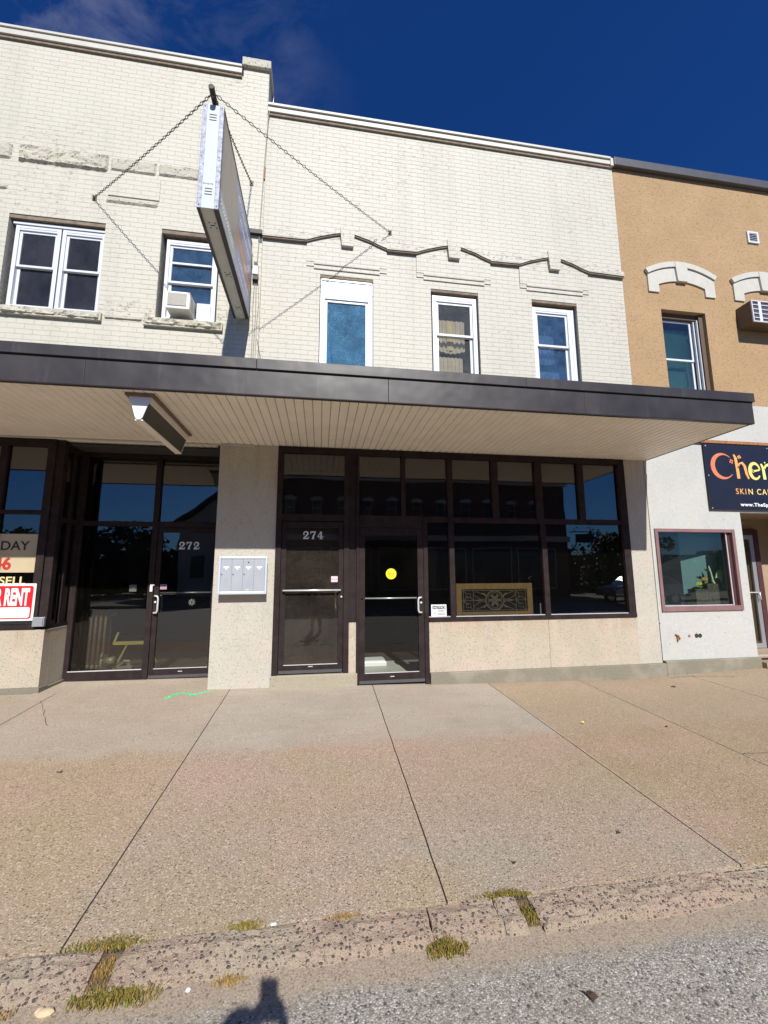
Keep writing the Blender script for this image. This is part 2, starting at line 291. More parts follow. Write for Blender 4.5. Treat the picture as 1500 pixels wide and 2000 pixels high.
def glass(name, tint, k=2.0, dust=0.0, dust_col=(0.5, 0.45, 0.38), dust_scale=3.0, refl=(1, 1, 1)):
    m = bpy.data.materials.new(name); m.use_nodes = True; nt = m.node_tree; nt.nodes.clear()
    out = N(nt, 'ShaderNodeOutputMaterial')
    t = N(nt, 'ShaderNodeBsdfTransparent'); t.inputs[0].default_value = rgb(tint)
    gl = N(nt, 'ShaderNodeBsdfGlossy'); gl.inputs['Roughness'].default_value = 0.0; gl.inputs[0].default_value = rgb(refl)
    g = pos(nt); wav = noise_n(nt, g, 0.9, 2, 0.5); b = N(nt, 'ShaderNodeBump'); b.inputs['Distance'].default_value = 0.004; b.inputs['Strength'].default_value = 0.6
    link(nt, wav.outputs['Fac'], b.inputs['Height']); link(nt, b.outputs[0], gl.inputs['Normal'])
    f = N(nt, 'ShaderNodeFresnel'); f.inputs[0].default_value = 1.5
    fac = math_n(nt, 'MINIMUM', math_n(nt, 'MULTIPLY', f.outputs[0], k), 1.0)
    mx = N(nt, 'ShaderNodeMixShader'); link(nt, fac, mx.inputs[0]); link(nt, t.outputs[0], mx.inputs[1]); link(nt, gl.outputs[0], mx.inputs[2])
    last = mx.outputs[0]
    if dust:
        d = N(nt, 'ShaderNodeBsdfDiffuse'); d.inputs[0].default_value = rgb(dust_col)
        n1 = noise_n(nt, g, dust_scale, 5, 0.65); n2 = noise_n(nt, g, 90, 3, 0.8)
        df = math_n(nt, 'MULTIPLY', ramp(nt, n1.outputs['Fac'], 0.25, 0.75, 0.25, 1.0), ramp(nt, n2.outputs['Fac'], 0.35, 0.7, 0.3, 1.6))
        df = math_n(nt, 'MULTIPLY', df, dust)
        m2 = N(nt, 'ShaderNodeMixShader'); link(nt, df, m2.inputs[0]); link(nt, last, m2.inputs[1]); link(nt, d.outputs[0], m2.inputs[2]); last = m2.outputs[0]
    link(nt, last, out.inputs[0]); MAT[name] = m
glass('shop_glass', (0.64, 0.65, 0.60), 2.6, 0.006)
glass('clear_door_glass', (0.92, 0.94, 0.91), 1.3, 0.004)
glass('dusty_door_glass', (0.40, 0.38, 0.34), 1.5, 0.085, (0.50, 0.42, 0.32), 2.2)
glass('house_glass', (0.72, 0.76, 0.82), 3.0, 0.34, (0.13, 0.25, 0.42), 6)
glass('blue_film_glass', (0.45, 0.62, 0.75), 2.2, 0.60, (0.12, 0.31, 0.49), 5)
glass('screened_glass', (0.28, 0.28, 0.30), 1.0, 0.30, (0.16, 0.15, 0.17), 2)
glass('grey_screen_glass', (0.80, 0.80, 0.78), 1.0, 0.26, (0.30, 0.29, 0.28), 2)
glass('teal_glass', (0.86, 0.95, 0.93), 2.2, 0.02, (0.4, 0.5, 0.5), 4)

simple('bronze_frame', (0.031, 0.0225, 0.0225), 0.6, 0.0, 0.25, 8, spec=0.04)
simple('black_frame', (0.022, 0.020, 0.022), 0.45, 0.0, 0.2, 8)
simple('white_vinyl', (0.60, 0.62, 0.66), 0.4, 0, 0.04, 5)
simple('white_paint_trim', (0.495, 0.475, 0.415), 0.5, 0, 0.06, 9)
simple('metal_flashing', (0.28, 0.31, 0.34), 0.4, 0.5, 0.15)
simple('dark_cap_metal', (0.085, 0.085, 0.088), 0.4, 0.2, 0.1)
simple('soffit_beige', (0.84, 0.78, 0.655), 0.5, 0, 0.06, 3)
simple('groove_dark', (0.22, 0.19, 0.15), 0.8)
simple('bright_aluminium', (0.72, 0.72, 0.72), 0.3, 0.4, 0.06)
simple('brushed_aluminium', (0.52, 0.54, 0.58), 0.38, 0.7, 0.1, 30)
simple('mailbox_grey', (0.40, 0.42, 0.46), 0.42, 0.25, 0.05)
simple('mailbox_frame', (0.62, 0.67, 0.73), 0.35, 0.3, 0.05)
simple('paper_white', (0.75, 0.75, 0.72), 0.6, 0, 0.04)
simple('lens_shade', (0.075, 0.075, 0.06), 0.35, 0, 0.1)
simple('fixture_white', (0.68, 0.71, 0.78), 0.35, 0, 0.05)
simple('fixture_pan', (0.17, 0.12, 0.085), 0.6, 0, 0.3, 20)
simple('galvanised', (0.24, 0.255, 0.32), 0.5, 0.15, 0.6, 22)
simple('sign_white', (0.44, 0.485, 0.505), 0.4, 0, 0.03)
simple('sign_underside', (0.52, 0.50, 0.44), 0.5, 0, 0.08)
simple('sign_edge_dark', (0.035, 0.03, 0.028), 0.5)
simple('black_iron', (0.03, 0.027, 0.025), 0.55, 0.3, 0.3, 30)
simple('rusty_chain', (0.14, 0.11, 0.085), 0.65, 0.3, 0.4, 40)
simple('sign_beige', (0.42, 0.35, 0.27), 0.4); simple('sign_pale', (0.52, 0.54, 0.52), 0.4)
simple('sign_lavender', (0.40, 0.39, 0.56), 0.4); simple('sign_orange', (0.60, 0.30, 0.20), 0.4); simple('sign_blue', (0.33, 0.36, 0.52), 0.4)
simple('mauve_frame', (0.22, 0.125, 0.12), 0.45, 0, 0.12); simple('dark_maroon', (0.075, 0.028, 0.03), 0.5)
simple('banner_navy', (0.012, 0.013, 0.024), 0.35, 0, 0.15)
simple('copper_letter', (0.62, 0.19, 0.085), 0.45, 0, 0.15, 20); simple('orange_letter', (0.78, 0.36, 0.10), 0.45, 0, 0.15, 20)
simple('gold_letter', (0.82, 0.62, 0.18), 0.45, 0, 0.12, 20); simple('lime_letter', (0.72, 0.78, 0.22), 0.45, 0, 0.1, 20)
simple('white_letter', (0.78, 0.77, 0.76), 0.5, 0, 0.03); simple('black_ink', (0.015, 0.015, 0.015), 0.5)
simple('vivid_red', (0.75, 0.012, 0.018), 0.4, 0, 0.04); simple('dull_red', (0.42, 0.03, 0.02), 0.5)
simple('poster_tan', (0.46, 0.38, 0.24), 0.6, 0, 0.06); simple('letter_gold', (0.62, 0.52, 0.27), 0.5)
simple('sticker_yellow', (0.83, 0.78, 0.02), 0.45, 0, 0.03); simple('sticker_pink', (0.62, 0.36, 0.42), 0.5); simple('sticker_blue', (0.08, 0.10, 0.30), 0.5)
simple('oak_wood', (0.50, 0.325, 0.14), 0.5, 0, 0.15, 14); simple('lead_came', (0.52, 0.46, 0.34), 0.4, 0.4, 0.3, 30)
simple('dark_glass_backing', (0.035, 0.026, 0.016), 0.3, 0, 0.6, 8); simple('milky_glass', (0.26, 0.24, 0.17), 0.3, 0, 0.3, 60)
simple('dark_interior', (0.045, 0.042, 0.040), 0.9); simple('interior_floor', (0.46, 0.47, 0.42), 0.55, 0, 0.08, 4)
simple('dark_wood_floor', (0.20, 0.145, 0.095), 0.6, 0, 0.2, 6)
simple('teal_interior', (0.20, 0.33, 0.33), 0.7, 0, 0.05); simple('pale_green_interior', (0.36, 0.58, 0.46), 0.7, 0, 0.05)
simple('radiator_paint', (0.42, 0.31, 0.17), 0.45, 0.2, 0.2, 12); simple('machine_grey', (0.60, 0.57, 0.47), 0.45, 0.3, 0.2, 20)
simple('machine_yellow', (0.78, 0.68, 0.22), 0.45, 0, 0.08); simple('white_enamel', (0.78, 0.79, 0.78), 0.3, 0, 0.02)
simple('ac_beige', (0.66, 0.65, 0.60), 0.5, 0, 0.06); simple('ac_coil', (0.42, 0.40, 0.33), 0.5, 0.3, 0.15, 40); simple('ac_grille_shade', (0.06, 0.05, 0.075), 0.6)
simple('ac_case_dark', (0.10, 0.065, 0.04), 0.6)
simple('blind_teal', (0.42, 0.62, 0.60), 0.6, 0, 0.04); simple('curtain_cream', (0.55, 0.50, 0.38), 0.9, 0, 0.15, 7); simple('curtain_yellow', (0.60, 0.50, 0.25), 0.9)
simple('lace_blue', (0.30, 0.42, 0.60), 0.9, 0, 0.4, 26); simple('room_blue', (0.035, 0.12, 0.28), 0.9, 0, 0.3, 4); simple('room_dark', (0.03, 0.028, 0.032), 0.9)
simple('curtain_aqua', (0.18, 0.48, 0.62), 0.9); simple('rust', (0.30, 0.13, 0.05), 0.8, 0, 0.4, 30)
simple('spray_green', (0.10, 0.62, 0.24), 0.8, 0, 0.45, 45); simple('joint_dirt', (0.075, 0.055, 0.04), 0.95, 0, 0.4, 20)
simple('soil', (0.14, 0.095, 0.055), 0.95, 0, 0.4, 40, 0.01)
simple('moss_green', (0.150, 0.155, 0.018), 0.8, 0, 0.35, 40); simple('dry_grass', (0.30, 0.19, 0.055), 0.8, 0, 0.3, 40)
simple('leaf_dark', (0.07, 0.04, 0.025), 0.8); simple('peach_stone', (0.55, 0.42, 0.26), 0.8)
simple('ledge_shade', (0.20, 0.155, 0.11), 0.9, 0, 0.3, 12)  # brown that paints shade under ledges, copings and window heads
simple('leaf_yellow', (0.70, 0.50, 0.10), 0.7)
simple('skin_tone', (0.48, 0.28, 0.20), 0.55); simple('navy_cloth', (0.03, 0.04, 0.08), 0.9); simple('denim', (0.04, 0.06, 0.12), 0.9); simple('hair_brown', (0.05, 0.03, 0.02), 0.7)
simple('phone_black', (0.015, 0.015, 0.017), 0.25); simple('shoe_black', (0.02, 0.02, 0.02), 0.6)
simple('bark', (0.09, 0.065, 0.045), 0.9, 0, 0.3, 20); simple('foliage_deep', (0.030, 0.055, 0.014), 0.7, 0, 0.4, 5); simple('foliage_light', (0.060, 0.085, 0.018), 0.7, 0, 0.3, 5)
simple('roof_shingle', (0.08, 0.075, 0.07), 0.9, 0, 0.3, 10); simple('pale_siding', (0.46, 0.44, 0.40), 0.7, 0, 0.05); simple('limestone_trim', (0.50, 0.47, 0.41), 0.8)
simple('car_silver', (0.42, 0.43, 0.45), 0.25, 0.6, 0.03); simple('tyre_rubber', (0.02, 0.02, 0.02), 0.8); simple('chrome', (0.7, 0.7, 0.72), 0.15, 0.9); simple('car_glass', (0.02, 0.025, 0.03), 0.05)
simple('porcelain', (0.72, 0.71, 0.68), 0.35); simple('cable_grey', (0.30, 0.29, 0.25), 0.7); simple('planter_brown', (0.115, 0.10, 0.065), 0.9, 0, 0.5, 40, 0.01, 60)
simple('butterfly_green', (0.62, 0.80, 0.45), 0.6); simple('petal_yellow', (0.80, 0.72, 0.05), 0.6); simple('petal_orange', (0.82, 0.42, 0.04), 0.6); simple('stem_green', (0.20, 0.50, 0.10), 0.6)
simple('roof_gravel', (0.2, 0.2, 0.19), 0.95); simple('mud_mortar', (0.42, 0.35, 0.27), 0.9, 0, 0.3, 12); simple('ground_earth', (0.20, 0.18, 0.14), 0.95)

def fascia_mat():
    m, nt, p, o = new_mat('fascia_metal'); g = pos(nt)
    n1 = noise_n(nt, g, 1.2, 4, 0.6); n2 = noise_n(nt, pos(nt, (9, 9, 1.2)), 1.0, 4, 0.6)
    c = mixc(nt, ramp(nt, n1.outputs['Fac'], 0.35, 0.65), (0.030, 0.026, 0.025), (0.043, 0.038, 0.037))
    c = mixc(nt, ramp(nt, n2.outputs['Fac'], 0.60, 0.78, 0, 0.4), c, (0.10, 0.098, 0.105))
    link(nt, c, p.inputs['Base Color']); p.inputs['Metallic'].default_value = 0.0; p.inputs['Specular IOR Level'].default_value = 0.4
    link(nt, ramp(nt, n1.outputs['Fac'], 0.3, 0.7, 0.34, 0.50), p.inputs['Roughness'])
    bump(nt, p, noise_n(nt, g, 2.4, 2, 0.5).outputs['Fac'], 0.012)
    MAT['fascia_metal'] = m
fascia_mat()

# ------------------------------------------------------------------ object helpers
C = sc.collection
BASE = {}
class MB:
    def __init__(s): s.v = []; s.f = []; s.m = []; s.cm = 0
    def add(s, vs, fs):
        o = len(s.v); s.v += [Vector(a) for a in vs]; s.f += [tuple(i+o for i in f) for f in fs]; s.m += [s.cm]*len(fs); return s
    def box(s, x0, x1, y0, y1, z0, z1):
        return s.add([(x0,y0,z0),(x1,y0,z0),(x1,y1,z0),(x0,y1,z0),(x0,y0,z1),(x1,y0,z1),(x1,y1,z1),(x0,y1,z1)],
                     [(0,3,2,1),(4,5,6,7),(0,1,5,4),(1,2,6,5),(2,3,7,6),(3,0,4,7)])
    def quad(s, *p): return s.add(p, [tuple(range(len(p)))])
    def prism(s, pts, y0, y1):                    # pts in (x, z), counter-clockwise seen from -y
        n = len(pts)
        return s.add([(x, y0, z) for x, z in pts] + [(x, y1, z) for x, z in pts],
                     [tuple(range(n)), tuple(range(2*n-1, n-1, -1))] + [(i+n, (i+1) % n + n, (i+1) % n, i) for i in range(n)])
    def prism_x(s, pts, x0, x1):                  # pts in (y, z)
        n = len(pts)
        return s.add([(x0, y, z) for y, z in pts] + [(x1, y, z) for y, z in pts],
                     [tuple(range(n-1, -1, -1)), tuple(range(n, 2*n))] + [(i, (i+1) % n, (i+1) % n + n, i+n) for i in range(n)])
    def prism_z(s, pts, z0, z1):
        n = len(pts)
        return s.add([(x, y, z0) for x, y in pts] + [(x, y, z1) for x, y in pts],
                     [tuple(range(n-1, -1, -1)), tuple(range(n, 2*n))] + [(i, (i+1) % n, (i+1) % n + n, i+n) for i in range(n)])
    def tube(s, pts, r, n=8, closed=False):
        pts = [Vector(p) for p in pts]; k = len(pts); rings = []
        rs = r if isinstance(r, (list, tuple)) else [r]*k
        prev = None
        for i, p in enumerate(pts):
            a = pts[(i-1) % k] if (closed or i) else p; b = pts[(i+1) % k] if (closed or i < k-1) else p
            t = (b-a).normalized()
            if prev is None:
                u = t.orthogonal().normalized()
            else:
                u = (prev - t*prev.dot(t)); u = u.normalized() if u.length > 1e-6 else t.orthogonal().normalized()
            prev = u; v = t.cross(u)
            rings.append([p + (u*math.cos(2*math.pi*j/n) + v*math.sin(2*math.pi*j/n))*rs[i] for j in range(n)])
        vs = [q for ring in rings for q in ring]; fs = []
        for i in range(k if closed else k-1):
            for j in range(n):
                a, b = i*n+j, i*n+(j+1) % n; c, d = ((i+1) % k)*n+(j+1) % n, ((i+1) % k)*n+j
                fs.append((a, b, c, d))
        if not closed: fs += [tuple(range(n-1, -1, -1)), tuple(range((k-1)*n, k*n))]
        return s.add(vs, fs)
    def disc(s, c, r, y, n=32, t=0.002):
        return s.prism([(c[0]+r*math.cos(2*math.pi*i/n), c[1]+r*math.sin(2*math.pi*i/n)) for i in range(n)], y-t, y)
    def ball(s, c, r, nu=10, nv=7):
        c = Vector(c); r = r if isinstance(r, (tuple, list)) else (r, r, r); vs = [c+Vector((0,0,r[2]))]; fs = []
        for i in range(1, nv):
            a = math.pi*i/nv
            for j in range(nu):
                b = 2*math.pi*j/nu; vs.append(c+Vector((r[0]*math.sin(a)*math.cos(b), r[1]*math.sin(a)*math.sin(b), r[2]*math.cos(a))))
        vs.append(c-Vector((0,0,r[2]))); L = len(vs)-1
        for j in range(nu): fs.append((0, 1+j, 1+(j+1) % nu)); fs.append((L, 1+(nv-2)*nu+(j+1) % nu, 1+(nv-2)*nu+j))
        for i in range(nv-2):
            for j in range(nu):
                a = 1+i*nu; fs.append((a+j, a+nu+j, a+nu+(j+1) % nu, a+(j+1) % nu))
        return s.add(vs, fs)
    def build(s, name, mats, parent=None, bevel=0, smooth=False, origin=None):
        me = bpy.data.meshes.new(name)
        if parent is not None: b = BASE[parent.name]
        elif origin is not None: b = Vector(origin)
        else:
            xs = [q.x for q in s.v]; ys = [q.y for q in s.v]; zs = [q.z for q in s.v]
            b = Vector(((min(xs)+max(xs))/2, (min(ys)+max(ys))/2, min(zs)))
        me.from_pydata([tuple(q-b) for q in s.v], [], s.f); me.validate()
        o = bpy.data.objects.new(name, me); C.objects.link(o)
        for mm in (mats if isinstance(mats, (list, tuple)) else [mats]): me.materials.append(MAT[mm])
        if isinstance(mats, (list, tuple)):
            for i, p in enumerate(me.polygons): p.material_index = s.m[i] if i < len(s.m) else 0
        if smooth:
            for p in me.polygons: p.use_smooth = True
        if parent is None: o.location = b
        else: o.parent = parent
        BASE[o.name] = b
        if bevel:
            bv = o.modifiers.new('bevel', 'BEVEL'); bv.width = bevel; bv.segments = 2; bv.limit_method = 'ANGLE'; bv.angle_limit = R(40)
        return o
def tag(o, label=None, cat=None, group=None, kind=None):
    if label: o['label'] = label
    if cat: o['category'] = cat
    if group: o['group'] = group
    if kind: o['kind'] = kind
    return o
def thing(name, label, cat, loc, group=None):
    o = bpy.data.objects.new(name, None); C.objects.link(o); o.location = loc; BASE[o.name] = Vector(loc)
    o.empty_display_size = 0.2
    return tag(o, label, cat, group)

def text_mb(txt, x, z, h, y, depth=0.003, sx=1.0, shear=0.0, align='LEFT', bold=0.0, spacing=1.0, M3=None):
    cu = bpy.data.curves.new('t', 'FONT'); cu.body = txt; cu.size = 1.0; cu.offset = bold; cu.align_x = align; cu.shear = shear
    cu.space_character = spacing; cu.resolution_u = 6
    ob = bpy.data.objects.new('t', cu); C.objects.link(ob)
    dg = bpy.context.evaluated_depsgraph_get(); dg.update()
    me = ob.evaluated_get(dg).to_mesh()
    mb = MB(); k = h/0.70
    vs = [(x+v.co.x*k*sx, y, z+v.co.y*k) for v in me.vertices]; fs = [tuple(p.vertices) for p in me.polygons]
    # thin slab lettering: front sheet pushed out plus rim
    nb = len(vs); edges = {}
    for f in fs:
        for i in range(len(f)):
            a, b = f[i], f[(i+1) % len(f)]; key = (min(a, b), max(a, b)); edges.setdefault(key, []).append((a, b))
    vs2 = vs + [(p[0], p[1]-depth, p[2]) for p in vs]
    fs2 = [tuple(i+nb for i in f) for f in fs] + [(a, b, b+nb, a+nb) for e in edges.values() if len(e) == 1 for a, b in e]
    mb.add(vs2, fs2)
    ob.evaluated_get(dg).to_mesh_clear(); bpy.data.objects.remove(ob); bpy.data.curves.remove(cu)
    return mb
def stroke(mb, pts, ws, y, t=0.003, n=1):          # ribbon of varying width in the x-z plane
    P = [Vector((a, b)) for a, b in pts]; ws = ws if isinstance(ws, (list, tuple)) else [ws]*len(P); L = []; Rr = []
    for i, p in enumerate(P):
        d = (P[min(i+1, len(P)-1)]-P[max(i-1, 0)]).normalized(); nrm = Vector((-d.y, d.x))*ws[i]/2
        L.append(p+nrm); Rr.append(p-nrm)
    for i in range(len(P)-1):
        q = [Rr[i], Rr[i+1], L[i+1], L[i]]
        mb.prism([(a.x, a.y) for a in q], y-t, y)
    return mb
def arcp(cx, cz, rx, rz, a0, a1, n=12):
    return [(cx+rx*math.cos(R(a0+(a1-a0)*i/n)), cz+rz*math.sin(R(a0+(a1-a0)*i/n))) for i in range(n+1)]
def slab_digit(mb, ch, x, z, h, y):                 # western slab-serif digits
    k = h
    def S(pts, wd): stroke(mb, [(x+a*k, z+b*k) for a, b in pts], [q*k for q in wd] if isinstance(wd, list) else wd*k, y, 0.003)
    if ch == '2':
        S([(.10, .66)] + [(.10+.27*(1-math.cos(R(t))), .70+.25*math.sin(R(t))) for t in range(20, 181, 20)] + [(.55, .52), (.30, .30), (.10, .14)], [.10]+[.13]*3+[.16]*3+[.2]*3+[.18, .14, .14])
        S([(.05, .08), (.72, .08)], .17); S([(.70, .02), (.74, .30)], .10); S([(.06, .60), (.22, .60)], .16)
    if ch == '7':
        S([(.05, .92), (.72, .92)], .17); S([(.68, .90), (.48, .55), (.38, .30), (.36, .05)], [.12, .16, .2, .22]); S([(.07, .98), (.07, .66)], .10); S([(.20, .04), (.54, .04)], .09)
    if ch == '4':
        S([(.46, .98), (.46, .05)], .19); S([(.42, .98), (.05, .33)], .09); S([(.02, .30), (.76, .30)], .11); S([(.28, .04), (.66, .04)], .10)

def facade(mb, x0, x1, z0, z1, y, holes, reveal):   # front sheet with openings and their reveals
    xs = sorted({x0, x1, *[h[0] for h in holes], *[h[1] for h in holes]}); zs = sorted({z0, z1, *[h[2] for h in holes], *[h[3] for h in holes]})
    for i in range(len(xs)-1):
        for j in range(len(zs)-1):
            cx, cz = (xs[i]+xs[i+1])/2, (zs[j]+zs[j+1])/2
            if any(h[0] < cx < h[1] and h[2] < cz < h[3] for h in holes): continue
            mb.quad((xs[i], y, zs[j]), (xs[i+1], y, zs[j]), (xs[i+1], y, zs[j+1]), (xs[i], y, zs[j+1]))
    for a, b, c, d in holes:
        r = y+reveal
        mb.quad((a, y, c), (a, y, d), (a, r, d), (a, r, c)); mb.quad((b, y, d), (b, y, c), (b, r, c), (b, r, d))
        mb.quad((a, y, d), (b, y, d), (b, r, d), (a, r, d)); mb.quad((b, y, c), (a, y, c), (a, r, c), (b, r, c))
    return mb
def frame_mb(x0, x1, z0, z1, y0, y1, w, mb=None, wb=None, wt=None):
    mb = mb or MB(); wb = wb if wb is not None else w; wt = wt if wt is not None else w
    mb.box(x0, x0+w, y0, y1, z0, z1); mb.box(x1-w, x1, y0, y1, z0, z1)
    mb.box(x0+w, x1-w, y0+.001, y1-.001, z0, z0+wb); mb.box(x0+w, x1-w, y0+.001, y1-.001, z1-wt, z1); return mb
def pane(name, x0, x1, z0, z1, y, mat, parent):
    return MB().quad((x0, y, z0), (x1, y, z0), (x1, y, z1), (x0, y, z1)).build(name, mat, parent)
def rock(mb, x0, x1, z0, z1, y, amp, seed, step=0.035, ragged=0.02):
    nx = max(3, int((x1-x0)/step)); nz_ = max(3, int((z1-z0)/step)); idx = {}; vs = []; fs = []
    for i in range(nx+1):
        for j in range(nz_+1):
            u, v = i/nx, j/nz_; x = x0+(x1-x0)*u; z = z0+(z1-z0)*v
            e = min(1, min(u*(x1-x0), (1-u)*(x1-x0), v*(z1-z0), (1-v)*(z1-z0))/0.03)
            d = noise.noise(Vector((x*9+seed, z*16, seed)))*.6 + noise.noise(Vector((x*27, z*40+seed, seed)))*.45
            out = 0.012 + (amp*(0.55+d))*e
            if e == 0: z += noise.noise(Vector((x*14, seed, 3)))*ragged*.4; out = 0.0
            if i in (0, nx) or j in (0, nz_): out = -0.01
            vs.append((x, y-max(out, -0.01)-(0.006 if 0 < i < nx and 0 < j < nz_ else 0), z)); idx[i, j] = len(vs)-1
    for i in range(nx):
        for j in range(nz_): fs.append((idx[i, j], idx[i+1, j], idx[i+1, j+1], idx[i, j+1]))
    mb.add(vs, fs)

# ------------------------------------------------------------------ the ground
KY = -3.86                                            # back of the kerb
def zb(x):
    pts = [(-12, .16), (-3.5, .055), (-1.45, .028), (.5, .0), (1.6, -.025), (5.0, -.085), (5.5, -.055), (7.2, .0), (14, .06)]
    for (a, za), (b, zc) in zip(pts, pts[1:]):
        if x <= b: return za+(zc-za)*(max(x, a)-a)/(b-a)
    return pts[-1][1]
def zs(x, y):
    t = min(1, max(0, -y/-KY*1.0)) if y < 0 else 0
    t = min(1.0, max(0.0, y/KY))
    return zb(x)*(1-t) + (-.085)*t + (0.012*max(0, y) if y > 0 else 0)
gd = MB(); gd.quad((-600, -600, -.30), (600, -600, -.30), (600, 600, -.30), (-600, 600, -.30))
tag(gd.build('ground', 'ground_earth'), kind='structure')
mb = MB(); nx = 60
def zroad(x, y): return -.128 - 0.012*min(4, (-4.03-y))*0 + 0.006*noise.noise(Vector((x*.6, y*.6, 1)))*min(1, (-4.03-y))
xs_ = [-40, -20, -10, -6]+[-4+i*.25 for i in range(41)]+[7, 9, 14, 24, 45]; ys_ = [-15.2, -14, -12, -10, -8, -7]+[-6.5+i*.2 for i in range(12)]+[-4.2, -4.1, -4.03, -3.9]
vs = [(x, y, zroad(x, y) if y > -13.9 else -.128) for y in ys_ for x in xs_]
fs = [(j*len(xs_)+i, j*len(xs_)+i+1, (j+1)*len(xs_)+i+1, (j+1)*len(xs_)+i) for j in range(len(ys_)-1) for i in range(len(xs_)-1)]
tag(mb.add(vs, fs).build('road', 'asphalt', smooth=True), kind='structure')
# dirt bed under the slabs and in their joints
mb = MB()
bx = [-12, -8, -5.2]+[-4.4+.4*i for i in range(31)]+[10, 14]; by = [-3.88, -3, -2, -1, -.4, 0.03, .7, 1.2]
vs = [(x, y, zs(x, y)-.014) for y in by for x in bx]
fs = [(j*len(bx)+i, j*len(bx)+i+1, (j+1)*len(bx)+i+1, (j+1)*len(bx)+i) for j in range(len(by)-1) for i in range(len(bx)-1)]
tag(mb.add(vs, fs).build('sidewalk_bed', 'joint_dirt'), kind='structure')
# slabs: joints run out from the shops, lightly skewed as measured
JT = [(-12, -12), (-9.0, -8.9), (-7.0, -6.9), (-5.1, -5.0), (-3.30, -3.08), (-1.16, -1.10), (.765, .665), (2.46, 2.385), (3.92, 3.75), (5.75, 5.6), (7.6, 7.5), (9.5, 9.4), (11.5, 11.4), (14, 14)]
mb = MB()
def slab(mb, xa0, xa1, xb0, xb1, ya, yb, g=0.0045, wob=0.0):
    n = max(2, int(abs(ya-yb)/.16)); m_ = 8; vs = []; fs = []
    for j in range(n+1):
        y = ya+(yb-ya)*j/n; t = (y)/KY if True else 0
        l = xa0+(xb0-xa0)*t + g + .004*noise.noise(Vector((xa0*3, y*5, 0))); r = xa1+(xb1-xa1)*t - g + .004*noise.noise(Vector((xa1*3, y*5, 0)))
        for i in range(m_+1):
            x = l+(r-l)*i/m_; vs.append((x, y, zs(x, y)))
    for j in range(n):
        for i in range(m_):
            a = j*(m_+1)+i; fs.append((a+m_+1, a+m_+2, a+1, a))
    k = len(vs)
    ring = [j*(m_+1) for j in range(n+1)] + [n*(m_+1)+i for i in range(1, m_+1)] + [j*(m_+1)+m_ for j in range(n-1, -1, -1)] + [i for i in range(m_-1, 0, -1)]
    low = [(vs[i][0], vs[i][1], vs[i][2]-.03) for i in ring]
    L = len(ring); fs2 = [(ring[i], ring[(i+1) % L], k+(i+1) % L, k+i) for i in range(L)]
    mb.add(vs+low, fs+fs2)
for (a0, b0), (a1, b1) in zip(JT, JT[1:]):
    if a0 > 3.5 and a0 < 5:
        slab(mb, a0, a1, b0, b1, 0.03, -2.70); slab(mb, a0, a1, b0, b1, -2.71, KY+.004)
    else: slab(mb, a0, a1, b0, b1, 0.03, KY+.004)
slab(mb, -3.58, -1.46, -3.58, -1.46, 1.05, 0.035, g=0.0)                # recessed entry floor
tag(mb.build('sidewalk', 'sidewalk_concrete', smooth=False), kind='structure')
# broken pebble-concrete kerb in stones
mb = MB()
ks = [(-12, -6), (-6, -3.1), (-3.09, -.915), (-.83, .553), (.561, .893), (.903, 1.01), (1.09, 5.2), (5.22, 9), (9.02, 14)]
for a, b in ks:
    fine = -3.2 < a < 3
    n = max(6, int((b-a)/(.012 if fine else .12))); prof = [(KY-.004, -.20), (KY-.004, -.004), (KY-.025, .002), (KY-.05, .0), (KY-.075, .001), (KY-.10, -.003), (KY-.125, -.007), (KY-.15, -.013), (KY-.17, -.021), (KY-.187, -.033), (KY-.20, -.060), (KY-.205, -.14)]
    vs = []; fs = []; m_ = len(prof)
    for i in range(n+1):
        x = a+(b-a)*i/n
        e = min(1, min(x-a, b-x)/.03)
        for j, (y, z) in enumerate(prof):
            dy = .024*noise.noise(Vector((x*2.6, 3, j*.2))) + .016*noise.noise(Vector((x*11, 7, j*.4))) + .008*noise.noise(Vector((x*37, 2, j)))
            dz = .011*noise.noise(Vector((x*4, j*.6, 9))) + .009*noise.noise(Vector((x*21, j*1.7, 4))) + .005*noise.noise(Vector((x*55, j*3.1, 6)))
            k = 0 if j < 1 else (.3 if j == 1 else 1)
            drop = -.012*(1-e) - (.010 if j > 4 else 0)*max(0, noise.noise(Vector((x*1.1, 0, 5))))
            if x > 1.9: drop -= .022*min(1, (x-1.9)/.5)
            xj = .016*noise.noise(Vector((j*1.9, a*7, 2 if i < n/2 else 8)))*(1 if min(i, n-i) < 3 and abs(a) < 3 else 0)
            vs.append((x+xj, y+dy*k, -.083+z+(dz*k)+drop*k))
    for i in range(n):
        for j in range(m_-1): q = i*m_+j; fs.append((q, q+m_, q+m_+1, q+1))
    fs.append(tuple(range(m_-1, -1, -1))); fs.append(tuple(n*m_+j for j in range(m_)))
    mb.add(vs, fs)
tag(mb.build('kerb', 'pebble_kerb', smooth=False), kind='structure')
mb = MB(); mb.box(-.95, -.80, KY-.155, KY-.0, -.2, -.119); mb.box(.99, 1.12, KY-.15, KY, -.2, -.121); mb.box(-.95, 2.3, KY-.03, KY+.02, -.2, -.108)
tag(mb.build('gutter_soil', 'soil'), kind='structure')
mb = MB(); mb.quad((-60, -22, .0), (60, -22, .0), (60, -15.2, .0), (-60, -15.2, .0)); mb.quad((-60, -15.2, -.13), (60, -15.2, -.13), (60, -15.2, 0), (-60, -15.2, 0))
tag(mb.build('far_pavement', 'foundation_concrete'), kind='structure')

